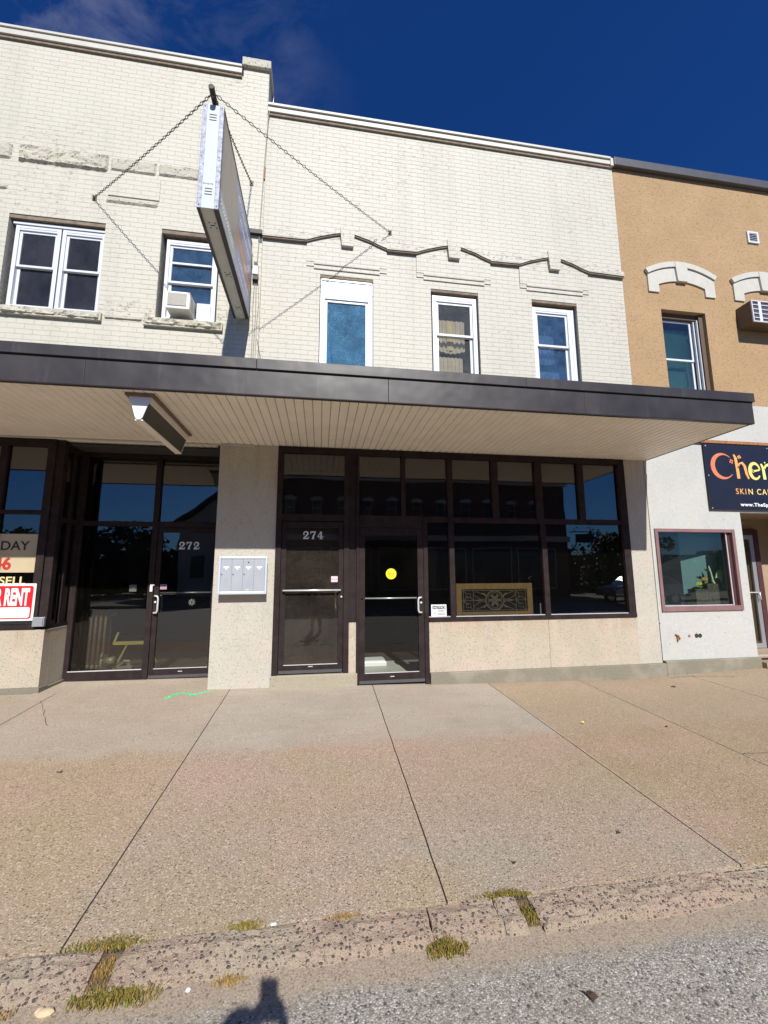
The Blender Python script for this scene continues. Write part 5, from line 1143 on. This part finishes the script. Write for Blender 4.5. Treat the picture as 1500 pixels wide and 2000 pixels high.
# through-wall air conditioner on the tan front
ac2 = thing('sleeve_air_conditioner', 'dark cased air conditioner with white grille on the tan wall', 'air conditioner', (8.0, -.15, 6.0))
MB().box(7.66, 8.40, -.27, -.001, 6.02, 6.44).build('case', 'ac_case_dark', ac2, bevel=.005)
mb = frame_mb(7.66, 8.40, 6.02, 6.44, -.295, -.271, .018)
for i in range(1, 5): mb.box(7.678, 8.382, -.29, -.275, 6.02+i*.084-.007, 6.02+i*.084+.007)
mb.box(7.80, 7.86, -.292, -.2725, 6.038, 6.422); mb.box(8.16, 8.175, -.292, -.2725, 6.038, 6.422); mb.build('grille', 'white_vinyl', ac2, bevel=.002)
MB().box(7.679, 8.381, -.2745, -.2715, 6.039, 6.421).build('coil', 'ac_grille_shade', ac2)

# banner sign
bn = thing('banner_sign', 'dark navy banner sign with orange to gold lettering above the recessed door', 'sign', (7.6, -.03, 2.6))
MB().box(6.565, 9.9, -.045, -.030, 2.605, 3.77).build('panel', 'banner_navy', bn, bevel=.003)
yl = -.0455
def shift(mb):
    for v in mb.v: v.x -= .125; v.z += .13
mb = MB(); pts = arcp(7.045, 3.245, .215, .215, 48, 318, 22); ws = [.012+.075*max(0, math.sin(math.pi*(i/22)))**1.6 for i in range(23)]; stroke(mb, pts, ws, yl)
for q in ((7.205, 3.36), (7.225, 3.31), (7.19, 3.325), (7.235, 3.345)): mb.disc(q, .017, yl, 10, .003)
shift(mb); mb.build('letter', 'copper_letter', bn)
mb = MB(); stroke(mb, [(7.275, 3.46), (7.305, 3.40), (7.32, 3.20), (7.325, 3.03)], [.03, .055, .06, .06], yl); stroke(mb, [(7.33, 3.22), (7.37, 3.30), (7.43, 3.315), (7.475, 3.26), (7.495, 3.12), (7.53, 3.03)], [.02, .03, .045, .055, .05, .03], yl)
for q in ((7.36, 3.425), (7.39, 3.44), (7.375, 3.40), (7.41, 3.415)): mb.disc(q, .015, yl, 10, .003)
shift(mb); mb.build('letter', 'orange_letter', bn)
mb = MB(); stroke(mb, [(7.60, 3.165), (7.68, 3.18), (7.775, 3.20)], .03, yl); pts = arcp(7.675, 3.175, .105, .14, 12, 325, 18); ws = [.025+.04*math.sin(math.pi*(i/18))**1.2 for i in range(19)]; stroke(mb, pts, ws, yl)
for q in ((7.615, 3.20), (7.63, 3.185), (7.64, 3.16)): mb.disc(q, .016, yl, 10, .003)
shift(mb); mb.build('letter', 'gold_letter', bn)
mb = MB(); stroke(mb, [(7.815, 3.31), (7.85, 3.24), (7.86, 3.03)], [.03, .055, .06], yl); stroke(mb, [(7.87, 3.21), (7.91, 3.28), (7.97, 3.30)], [.02, .04, .05], yl); mb.disc((7.90, 3.335), .014, yl, 10, .003); shift(mb); mb.build('letter', 'lime_letter', bn)
text_mb('SKI', 7.103, 2.885, .100, yl, .003, .95, bold=.004, spacing=1.25).build('tagline', 'orange_letter', bn)
text_mb('N CARE', 7.350, 2.885, .100, yl, .003, .95, bold=.006, spacing=1.25).build('tagline', 'gold_letter', bn)
text_mb('www.TheSp', 7.168, 2.675, .058, yl, .003, 1.28, bold=.03, spacing=1.1).build('web_address', 'white_letter', bn)
mb = MB()
for q in ((6.60, 3.20), (6.60, 2.63), (7.86, 3.73), (6.60, 3.73)): mb.tube([(q[0], -.052, q[1]), (q[0], -.0455, q[1])], .010, 8)
mb.build('screw', 'bright_aluminium', bn)

# ornaments in the display window
pl = thing('brick_planter', 'brown stepped brick pattern planter in the teal display window', 'planter', (6.58, .34, .985))
mb = MB()
for (x0, x1, z0, z1) in ((6.36, 6.60, .986, 1.26), (6.60, 6.82, .986, 1.36)):
    z_ = z0; k = 0
    while z_ < z1-.01:
        x_ = x0-(.02 if k % 2 else 0)
        while x_ < x1: mb.box(max(x_, x0)+.001, min(x_+.05, x1)-.001, .22+random.uniform(-.004, .004), .38, z_+.001, min(z_+.028, z1)-.001); x_ += .05
        z_ += .028; k += 1
mb.build('pot', 'planter_brown', pl)
bf = thing('butterfly_ornament', 'pale green butterfly ornament perched on the brown planter', 'ornament', (6.80, .30, 1.36))
mb = MB(); mb.prism([(6.80, 1.44), (6.85, 1.46), (6.90, 1.42), (6.925, 1.375), (6.935, 1.42), (6.955, 1.45), (6.975, 1.51), (6.97, 1.56), (6.93, 1.595), (6.88, 1.59), (6.83, 1.53)], .24, .246); mb.build('wing', 'butterfly_green', bf)
mb = MB(); mb.tube([(6.755, .30, 1.66), (6.765, .30, 1.60), (6.78, .30, 1.50), (6.80, .30, 1.40), (6.84, .30, 1.32), (6.85, .30, 1.27)], [.004, .016, .02, .022, .022, .006], 8); mb.build('body', 'butterfly_green', bf, smooth=True)
mb = MB(); mb.box(6.68, 6.74, .29, .30, 1.59, 1.60); mb.tube([(6.66, .3, 1.60), (6.75, .3, 1.55), (6.77, .31, 1.42)], [.006, .02, .03], 8); mb.build('dark_wing', 'black_frame', bf)
for nm, mt, cx_, cz2, lb in (('artificial_flower', 'petal_orange', 6.62, 1.42, 'orange artificial flower beside the butterfly ornament'), ('artificial_flower', 'petal_yellow', 6.50, 1.34, 'yellow artificial flower at the left edge of the planter')):
    fl = thing(nm, lb, 'flower', (cx_, .28, 1.26), 'artificial flowers in the planter'); mb = MB()
    for k in range(7):
        a = R(k*51); mb.prism_z([(0, 0)], 0, 0) if False else mb.tube([(cx_, .28, cz2), (cx_+.035*math.cos(a), .265, cz2+.015+.022*math.sin(a)), (cx_+.07*math.cos(a), .275, cz2+.03*math.sin(a))], [.006, .016, .003], 6)
    mb.build('petal', mt, fl); mb = MB(); mb.tube([(cx_, .28, cz2), (cx_+.02, .29, 1.26)], .006, 6); mb.tube([(cx_+.01, .28, cz2-.05), (cx_+.06, .27, cz2-.04)], [.012, .003], 6); mb.build('stem', 'stem_green', fl)

# ------------------------------------------------------------------ weeds, paint mark, litter
def clump(x0, x1, y0, y1, z, n, label, gm='moss_green', h=.0196):
    t = thing('weed_clump', label, 'weeds', ((x0+x1)/2, (y0+y1)/2, z), 'weed clumps along the broken kerb')
    for mt, share in ((gm, .30), ('dry_grass', .26)):
        mb = MB()
        for i in range(int(n*share)):
            u = random.gauss(.5, .27)+.08*math.sin(i*.7); v = random.gauss(.5, .20)
            if not (0 <= u <= 1 and 0 <= v <= 1): continue
            x = x0+(x1-x0)*u; y = y0+(y1-y0)*v; a = random.uniform(0, 6.28); hh = h*.8*random.uniform(.3, 1.2)*(1.2-abs(u-.5)); l = random.uniform(.2, .9)*hh; wd = random.uniform(.0015, .0035)
            ca, sa = math.cos(a), math.sin(a)
            mb.add([(x-sa*wd, y+ca*wd, z-.004), (x+sa*wd, y-ca*wd, z-.004), (x+ca*l*.5+sa*wd*.7, y+sa*l*.5-ca*wd*.7, z+hh*.7), (x+ca*l, y+sa*l, z+hh), (x+ca*l*.5-sa*wd*.7, y+sa*l*.5+ca*wd*.7, z+hh*.7)], [(0, 1, 2, 3, 4)])
        mb.build('blades', mt, t)
clump(-1.12, -.70, KY-.035, KY+.045, -.090, 1500, 'long green weed strip at the left end of the kerb joint', h=.0210)
clump(-.96, -.60, KY-.27, KY-.15, -.122, 1600, 'big brownish green weed clump in the gutter at the kerb gap', h=.0237)
clump(-.95, -.80, KY-.17, KY-.01, -.112, 500, 'dry weeds filling the left gap in the kerb', 'dry_grass', h=.0125)
clump(-.42, -.22, KY-.02, KY+.035, -.087, 700, 'green weeds in the joint left of the white litter', h=.0196)
clump(.05, .23, KY-.025, KY+.02, -.089, 420, 'small brown weed patch at the middle of the kerb joint', 'dry_grass', h=.0140)
clump(.78, 1.12, KY-.03, KY+.04, -.089, 1100, 'green weeds along the joint right of the centre slab line', h=.0196)
clump(1.0, 1.11, KY-.18, KY-.02, -.112, 600, 'green weeds filling the right gap in the kerb', h=.0154)
clump(.50, .70, KY-.26, KY-.16, -.124, 1100, 'tall green weed tuft in the gutter below the middle kerb stones', h=.0315)
clump(-.42, -.27, KY-.24, KY-.17, -.124, 350, 'small brown weed tuft in the gutter left of the shadow', 'dry_grass', h=.0140)
clump(-1.5, -1.12, KY-.27, KY-.17, -.124, 600, 'brown gutter weeds at the far left corner', 'dry_grass', h=.0210)
mb = MB()
def smear(pts, w_):
    for (a, b), (c, d) in zip(pts, pts[1:]):
        dd_ = Vector((c-a, d-b)).normalized(); n2 = Vector((-dd_.y, dd_.x))*w_/2
        mb.quad(*[(p.x, p.y, zs(p.x, p.y)+.0015) for p in (Vector((a, b))-n2, Vector((c, d))-n2, Vector((c, d))+n2, Vector((a, b))+n2)])
smear([(-1.87, -.36), (-1.82, -.20), (-1.77, -.13), (-1.70, -.12)], .055); smear([(-1.68, -.17), (-1.60, -.17), (-1.56, -.24)], .06); smear([(-1.62, -.22), (-1.53, -.2), (-1.46, -.13)], .055); smear([(-1.46, -.10), (-1.36, -.10)], .035)
pm = mb.build('spray_mark', 'spray_green'); tag(pm, 'bright green utility spray paint mark on the pavement by the pillar', 'paint mark')
def leaf(x, y, z, s, mat, label, rot=0.4):
    mb = MB(); c, n_ = Vector((x, y, z+.006)), 9; pts = []
    for i in range(n_):
        a = 2*math.pi*i/n_; r_ = s*(1.0 if i % 2 else .62); p = Vector((r_*math.cos(a)*1.5, r_*math.sin(a)*.8, .008*math.sin(a*2)+.004)); p.rotate(Matrix.Rotation(rot, 3, 'Z')); pts.append(c+p)
    mb.add([c]+pts, [(0, 1+i, 1+(i+1) % n_) for i in range(n_)]); return tag(mb.build('fallen_leaf', mat), label, 'leaf', 'fallen leaves on the pavement')
leaf(2.84, -1.72, zs(2.84, -1.72), .030, 'leaf_yellow', 'yellow fallen leaf on the slab right of the doors', .1)
leaf(1.90, -3.50, zs(1.9, -3.5), .016, 'leaf_dark', 'dark curled leaf near the right slab joint', .8)
leaf(1.12, -3.65, zs(1.12, -3.65), .013, 'leaf_dark', 'small dark leaf just right of the centre joint by the kerb', 1.9)
leaf(1.10, -4.36, -.126, .024, 'leaf_dark', 'dark curled leaf lying on the asphalt', 2.3)
leaf(-2.05, -2.15, zs(-2.05, -2.15), .018, 'leaf_dark', 'dark leaf on the left slab', .2)
leaf(3.66, -1.95, zs(3.66, -1.95), .018, 'leaf_dark', 'dark leaf in the middle of the right slab', .2)
leaf(5.05, -.55, zs(5.05, -.55), .03, 'leaf_dark', 'long dark leaf in front of the tan building footing', 2.7)
mb = MB(); mb.box(-.200, -.172, KY-.010, KY+.002, -.086, -.076); tag(mb.build('paper_scrap', 'paper_white', bevel=.004), 'small white scrap of litter on the kerb joint', 'litter')
mb = MB(); mb.ball((-.50, KY-.225, -.121), (.011, .009, .007), 7, 5); tag(mb.build('pale_pebble', 'porcelain', smooth=False), 'pale pebble in the gutter beside the weed clump', 'pebble')
mb = MB(); mb.ball((-1.02, KY-.235, -.120), (.034, .018, .013), 9, 6); mb.ball((-1.045, KY-.225, -.121), (.018, .016, .012), 7, 5); tag(mb.build('yellowish_stone', 'peach_stone'), 'yellowish stone at the foot of the left kerb', 'stone')
mb = MB()
for i in range(26):
    x_ = 5.42+random.random()**2*.45; y_ = -.08-random.random()*.09; mb.ball((x_, y_, zs(x_, y_)+.005), (random.uniform(.006, .022), random.uniform(.005, .014), random.uniform(.004, .01)), 6, 4)
tag(mb.build('rubble', 'door_step_concrete'), 'crumbled concrete rubble at the corner of the two footings', 'rubble', kind='stuff')

# ------------------------------------------------------------------ across the street (seen in the glass)
ob = thing('brick_building', 'dark two storey brick block across the street with pale window hoods', 'building', (7.2, -20, 0))
OX0, OX1, OH = -2.9, 16.6, 7.78
owins = [(OX0+.75+i*1.62, OX0+1.28+i*1.62, 5.15, 6.15) for i in range(11)]
mb = MB(); YF = -20
xs2 = sorted({OX0, OX1, *[h[0] for h in owins], *[h[1] for h in owins]})
mb.box(OX0, OX1, YF-10, YF, 0, 5.15); mb.box(OX0, OX1, YF-10, YF, 6.15, OH); mb.box(OX0, OX1, YF-10, YF-.2, 5.15, 6.15)
for a, b in zip(xs2, xs2[1:]):
    if not any(h[0] <= (a+b)/2 <= h[1] for h in owins): mb.box(a, b, YF-.2, YF, 5.15, 6.15)
mb.build('wall', 'dark_red_brick', ob)
for a, b, c, d in owins:
    q = MB(); q.box(a-.06, b+.06, YF+.001, YF+.06, c-.1, c); q.prism([(b+.1, d-.05), (a-.1, d-.05), (a-.1, d+.12), ((a+b)/2, d+.25), (b+.1, d+.12)], YF+.001, YF+.06); q.box(a, a+.04, YF-.1, YF-.05, c, d); q.box(b-.04, b, YF-.1, YF-.05, c, d); q.box(a, b, YF-.1, YF-.05, (c+d)/2-.02, (c+d)/2+.02)
    wq = q.build('window', 'limestone_trim', ob); MB().box(a+.04, b-.04, YF-.14, YF-.11, c, d).build('pane', 'car_glass', wq)
mb = MB(); mb.box(OX0-.1, OX1+.1, YF+.001, YF+.3, OH-.35, OH); mb.box(OX0-.1, OX1+.1, YF+.001, YF+.2, 3.6, 3.95); mb.build('cornice', 'limestone_trim', ob)
for i in range(6):
    a = OX0+.4+i*3.1; q = MB(); q.box(a, a+2.6, YF+.001, YF+.02, .5, 3.1); w_ = q.build('shop_window', 'car_glass', ob); frame_mb(a-.05, a+2.65, .45, 3.15, YF+.021, YF+.06, .07).build('frame', 'pale_siding', w_)
hs_ = thing('hanging_sign', 'small black sign hanging from a scrolled bracket across the street', 'sign', (17.6, -19.8, 3.6))
mb = MB(); mb.tube([(16.62, -19.7, 4.25), (18.5, -19.7, 4.25)], .035, 6); mb.tube([(17.1, -19.7, 4.25), (16.95, -19.7, 4.45), (17.15, -19.7, 4.6), (17.35, -19.7, 4.5)], .03, 6); mb.tube([(18.1, -19.7, 4.25), (18.3, -19.7, 4.45), (18.1, -19.7, 4.6), (17.9, -19.7, 4.5)], .03, 6); mb.build('bracket', 'black_iron', hs_)
MB().box(17.1, 18.4, -19.74, -19.66, 3.55, 4.10).build('board', 'black_frame', hs_, bevel=.01)
hh_ = thing('gable_house', 'pale gabled house across the street beside the brick block', 'house', (-6, -24, 0))
mb = MB(); mb.box(-9.9, -2.6, -34, -24, 0, 5.1); mb.prism([(-2.6, 5.1), (-6.2, 7.9), (-9.9, 5.1)], -34, -24); mb.build('wall', 'pale_siding', hh_)
mb = MB(); mb.prism([(-10.5, 4.75), (-6.2, 8.0), (-2.3, 4.9), (-2.3, 5.15), (-6.2, 8.27), (-10.5, 5.0)], -34.3, -23.4); mb.build('roof', 'roof_shingle', hh_)
for x_ in (-9.0, -6.0): w_ = MB().box(x_, x_+.9, -23.99, -23.95, 1.2, 2.8).build('window', 'car_glass', hh_)
def tree(x, y, h, r_, label, mat='foliage_deep', conic=False, n=2600, seed=1):
    random.seed(seed); t = thing('conifer_tree' if conic else 'leafy_tree', label, 'tree', (x, y, -.05), 'trees across the street')
    mb = MB(); mb.tube([(x, y, -.1), (x+.05, y, h*.35), (x, y+.05, h*.85)], [r_*.09+.06, r_*.06+.04, .03], 8)
    for k in range(7):
        a = k*2.4; z0_ = h*(.3+.07*k); mb.tube([(x, y, z0_), (x+r_*.6*math.cos(a), y+r_*.6*math.sin(a), z0_+h*.15)], [.06, .015], 5)
    mb.build('trunk', 'bark', t)
    cl = [(Vector((random.gauss(0, .45), random.gauss(0, .45), random.uniform(-.9, .9))), random.uniform(.25, .5)) for _ in range(16)]
    for mt, frac in ((mat, .6), ('foliage_light', .4)):
        mb = MB()
        for i in range(int(n*frac)):
            if conic:
                u = random.random()**.7; rad_ = r_*(1-u)*random.uniform(.5, 1.05)+.05; a = random.uniform(0, 6.28); p = Vector((x+rad_*math.cos(a), y+rad_*math.sin(a), h*(.12+.88*u)))
            else:
                c, cr_ = random.choice(cl); q = Vector((random.gauss(0, 1), random.gauss(0, 1), random.gauss(0, 1))).normalized()*cr_*random.uniform(.6, 1.1); v = c+q
                p = Vector((x+v.x*r_*.8, y+v.y*r_*.8, h*.50+v.z*h*.42))
            s_ = random.uniform(.10, .22); a1 = Vector((random.gauss(0, 1), random.gauss(0, 1), random.gauss(0, 1))).normalized(); a2 = a1.orthogonal().normalized()
            mb.quad(p-a1*s_, p+a2*s_*.6, p+a1*s_, p-a2*s_*.6)
        mb.build('crown', mt, t)
for i, a in enumerate([(18.6, -27, 5.0, 1.3, 'dark conifer beyond the right end of the brick block', True), (20.6, -29, 4.4, 2.4, 'rounded tree right of the conifer across the street', False), (24.5, -27, 4.8, 2.6, 'broad tree farthest right across the street', False),
                       (16.4, -33, 4.8, 2.2, 'rounded tree behind the corner of the brick block', False), (-12.6, -25, 5.4, 2.6, 'broad tree left of the gabled house', False), (-16.5, -24, 5.0, 2.8, 'low bushy tree second from the gabled house', False), (-10.6, -31, 4.6, 2.0, 'small tree just behind the corner of the gabled house', False), (-25, -28, 5.8, 3.4, 'tall tree at the far left end of the tree row', False), (-20.5, -26, 5.2, 2.8, 'bushy tree at the far left across the street', False), (34, -34, 5.6, 3.4, 'broad crowned tree at the right horizon', False), (29, -30, 5.5, 3, 'tall leafy tree far down the right side', False)]):
    tree(a[0], a[1], a[2], a[3], a[4], conic=a[5], seed=20+i)
random.seed(99)
for nm_, xa, xb, yy0, hh0, lb in (('tree_line', -62, -9.5, -31, 5.9, 'dark mass of trees and shrubs behind the houses at the left'), ('tree_line', 17.2, 50, -33.5, 4.2, 'dark mass of far trees beyond the right end of the block')):
    mb = MB()
    for i in range(14000):
        x_ = random.uniform(xa, xb); top_ = hh0*(.72+.35*noise.noise(Vector((x_*.35, yy0, 0)))+.14*noise.noise(Vector((x_*1.3, yy0, 4)))); z_ = random.uniform(0, 1)**.7*top_
        p = Vector((x_, yy0+random.uniform(-1.2, 1.2), z_)); s_ = random.uniform(.16, .34); a1 = Vector((random.gauss(0, 1), random.gauss(0, 1), random.gauss(0, 1))).normalized(); a2 = a1.orthogonal().normalized(); mb.quad(p-a1*s_, p+a2*s_*.6, p+a1*s_, p-a2*s_*.6)
    tag(mb.build(nm_, 'foliage_deep'), lb, 'trees', kind='stuff')
fb = thing('low_building', 'long low dark building across the street behind the conifer', 'building', (30, -38, 0))
MB().box(15, 48, -44, -36, -.2, 3.2).build('wall', 'dark_red_brick', fb); MB().box(14.8, 48.2, -44.2, -35.8, 3.201, 3.45).build('roof', 'roof_shingle', fb)
fl_ = thing('long_fence', 'dark wooden fence behind the trees at the left', 'fence', (-28, -34, 0))
MB().box(-60, -10.2, -34, -33.9, -.2, 3.0).build('board_panel', 'bark', fl_)
for i in range(12): MB().box(-59.5+i*4.4, -59.35+i*4.4, -33.9, -33.8, -.2, 2.3).build('post', 'bark', fl_)
car = thing('parked_car', 'silver car parked across the street', 'car', (17.0, -14.1, -.128))
prof = [(14.9, .30), (14.9, .62), (15.1, .80), (15.9, .90), (16.45, 1.32), (17.9, 1.36), (18.6, .95), (19.1, .88), (19.2, .55), (19.15, .28)]
mb = MB(); mb.prism(prof[::-1][::-1], -15.0, -13.25); body = mb.build('body', 'car_silver', car, bevel=.06, smooth=False)
mb = MB(); mb.prism([(16.05, .93), (17.1, .93), (17.1, 1.27), (16.5, 1.27)], -13.249, -13.235); mb.prism([(17.16, .93), (18.4, .93), (17.85, 1.28), (17.16, 1.27)], -13.249, -13.235); mb.build('window', 'car_glass', car)
for x_ in (15.75, 18.25):
    for y_ in (-13.35, -14.9):
        wh = MB().tube([(x_, y_-.1, .19), (x_, y_+.1, .19)], .32, 20).build('wheel', 'tyre_rubber', car); MB().tube([(x_, y_+.101, .19), (x_, y_+.11, .19)], .2, 14).build('rim', 'chrome', wh)
for y_ in (-13.5, -14.75): MB().box(14.88, 14.92, y_-.15, y_+.15, .62, .74).build('headlight', 'chrome', car)
MB().box(14.87, 19.22, -15.02, -13.23, .42, .47).build('trim', 'chrome', car)

# ------------------------------------------------------------------ the photographer
per = thing('person', 'standing person in dark jacket holding a phone up before the face', 'person', (-.11, -6.475, -.128))
def zq(z): return -.128+(z+.128)*1.030
def skin_mesh(name, chains, mat, parent, levels=1):
    """chains: list of [(pos, radius) ...]; a chain may start with an int = index into all vertices placed so far"""
    vs = []; rs = []; es = []; roots = set()
    for ch in chains:
        prev = None
        if not isinstance(ch[0], int): roots.add(len(vs))
        for it in ch:
            if isinstance(it, int): prev = it; continue
            q = Vector(it[0]); q.z = zq(q.z) if q.y < -6.31 else q.z+.05; vs.append(q); rs.append(it[1])
            if prev is not None: es.append((prev, len(vs)-1))
            prev = len(vs)-1
    me = bpy.data.meshes.new(name); b = BASE[parent.name]; me.from_pydata([tuple(v-b) for v in vs], es, [])
    o = bpy.data.objects.new(name, me); C.objects.link(o); o.parent = parent; BASE[o.name] = b; me.materials.append(MAT[mat])
    md = o.modifiers.new('skin', 'SKIN'); md.use_smooth_shade = True
    lay = me.skin_vertices[0] if me.skin_vertices else None
    if lay is None:
        bpy.context.view_layer.objects.active = o; bpy.ops.mesh.customdata_skin_add(); lay = me.skin_vertices[0]
    for i, r_ in enumerate(rs):
        lay.data[i].radius = (r_, r_) if not isinstance(r_, tuple) else r_; lay.data[i].use_root = (i in roots)
    ss = o.modifiers.new('sub', 'SUBSURF'); ss.levels = levels; ss.render_levels = levels+1
    return o
px, py, g0 = -.085, -6.475, -.128
H_ = 1.80
LH = Vector((-.048, -6.205, 1.465)); RH = Vector((.048, -6.205, 1.465))
body_ch = [
 [((px, py, .82), .135), ((px, py+.005, .98), .135), ((px, py+.01, 1.12), .145), ((px, py+.005, 1.26), .135), ((px, py, 1.36), .06), ((px, py+.01, 1.43), .055), ((px, py+.025, 1.52), .085), ((px, py+.03, 1.60), .088), ((px, py+.025, 1.665), .05)],
 [0, ((px-.09, py, .74), .088), ((px-.10, py+.01, .36), .060), ((px-.105, py-.02, .02), .042), ((px-.11, py-.03, -.07), .042), ((px-.12, py+.10, -.095), .038), ((px-.125, py+.17, -.10), .028)],
 [0, ((px+.09, py, .74), .088), ((px+.11, py+.02, .36), .060), ((px+.12, py-.01, .02), .042), ((px+.125, py-.02, -.07), .042), ((px+.14, py+.11, -.095), .038), ((px+.145, py+.18, -.10), .028)],
 [3, ((px-.17, py, 1.27), .062), ((px-.21, py+.06, 1.08), .046), ((px-.185, py+.14, 1.06), .042), ((-.095, -6.29, 1.34), .030), ((-.070, -6.235, 1.42), .024)],
 [3, ((px+.17, py, 1.27), .062), ((px+.21, py+.06, 1.08), .046), ((px+.185, py+.14, 1.06), .042), ((.088, -6.29, 1.34), .030), ((.070, -6.235, 1.42), .024)],
]
# hands: palm blocks and five separate fingers closing on the phone edges
for s_, in ((-1,), (1,)):
    bx_ = s_*.060
    body_ch.append([((bx_, -6.228, 1.425), .018), ((bx_*.98, -6.215, 1.455), .020), ((bx_*.95, -6.212, 1.485), .019)])
    for k, (dz, ln) in enumerate(((.0, .034), (.017, .040), (.034, .038), (.050, .030))):
        z_ = 1.435+dz; body_ch.append([((bx_, -6.215, z_), .0085), ((s_*.050, -6.186, z_+.004), .008), ((s_*(.050-ln*.4), -6.172, z_+.006), .0075), ((s_*(.050-ln), -6.170, z_+.007), .0065)])
    body_ch.append([((bx_, -6.228, 1.44), .011), ((s_*.052, -6.222, 1.47), .010), ((s_*.036, -6.192, 1.495), .009), ((s_*.026, -6.186, 1.51), .008)])
bd = skin_mesh('body', body_ch, 'skin_tone', per)
skin_mesh('jacket', [[((px, py, .84), .155), ((px, py+.005, 1.0), .15), ((px, py+.01, 1.12), .16), ((px, py+.005, 1.26), .15), ((px, py, 1.345), .078)],
 [3, ((px-.18, py, 1.27), .075), ((px-.215, py+.06, 1.08), .060), ((px-.19, py+.14, 1.06), .055), ((-.105, -6.30, 1.32), .040)],
 [3, ((px+.18, py, 1.27), .075), ((px+.215, py+.06, 1.08), .060), ((px+.19, py+.14, 1.06), .055), ((.098, -6.30, 1.32), .040)]], 'navy_cloth', per)
skin_mesh('trousers', [[((px, py, .86), .145), ((px, py, .80), .14)], [1, ((px-.09, py, .72), .10), ((px-.10, py+.01, .36), .075), ((px-.105, py-.02, .0), .060)], [1, ((px+.09, py, .72), .10), ((px+.11, py+.02, .36), .075), ((px+.12, py-.01, .0), .060)]], 'denim', per)
for s_ in (-1, 1):
    mb = MB(); mb.ball((px+s_*.125, py+.06, -.09), (.052, .15, .05), 12, 8); mb.build('shoe', 'shoe_black', per, smooth=True)
mb = MB(); mb.ball((px, py-.0, zq(1.625)), (.088, .10, .085), 14, 10); mb.ball((px, py-.04, zq(1.57)), (.083, .07, .10), 14, 10); mb.build('hair', 'hair_brown', per, smooth=True)
mb = MB(); mb.ball((px, py+.125, zq(1.545)), (.014, .022, .02), 8, 6); mb.build('nose', 'skin_tone', per, smooth=True)
mb = MB(); mb.ball((px, py+.10, zq(1.50)), (.025, .012, .007), 8, 6); mb.build('mouth', 'dull_red', per, smooth=True)
for s_ in (-1, 1):
    MB().ball((px+s_*.032, py+.103, zq(1.575)), .011, 10, 8).build('eye', 'porcelain', per, smooth=True); MB().ball((px+s_*.088, py+.02, zq(1.55)), (.012, .022, .032), 8, 6).build('ear', 'skin_tone', per, smooth=True)
ph = thing('phone', 'black phone held upright in both hands', 'phone', (0, -6.17, 1.425))
def cam_rel(x, y, z): return CAM + rt2*x + up2*y - fwd*z      # the phone is tilted with the lens
mb = MB(); pts = rr(-.037, .037, -.100, .068, .009)
fr_ = [cam_rel(x, z, .012) for x, z in pts]; bk = [cam_rel(x, z, .020) for x, z in pts]; n_ = len(pts)
mb.add(fr_+bk, [tuple(range(n_)), tuple(range(2*n_-1, n_-1, -1))]+[(i+n_, (i+1) % n_+n_, (i+1) % n_, i) for i in range(n_)]); mb.build('shell', 'phone_black', ph)
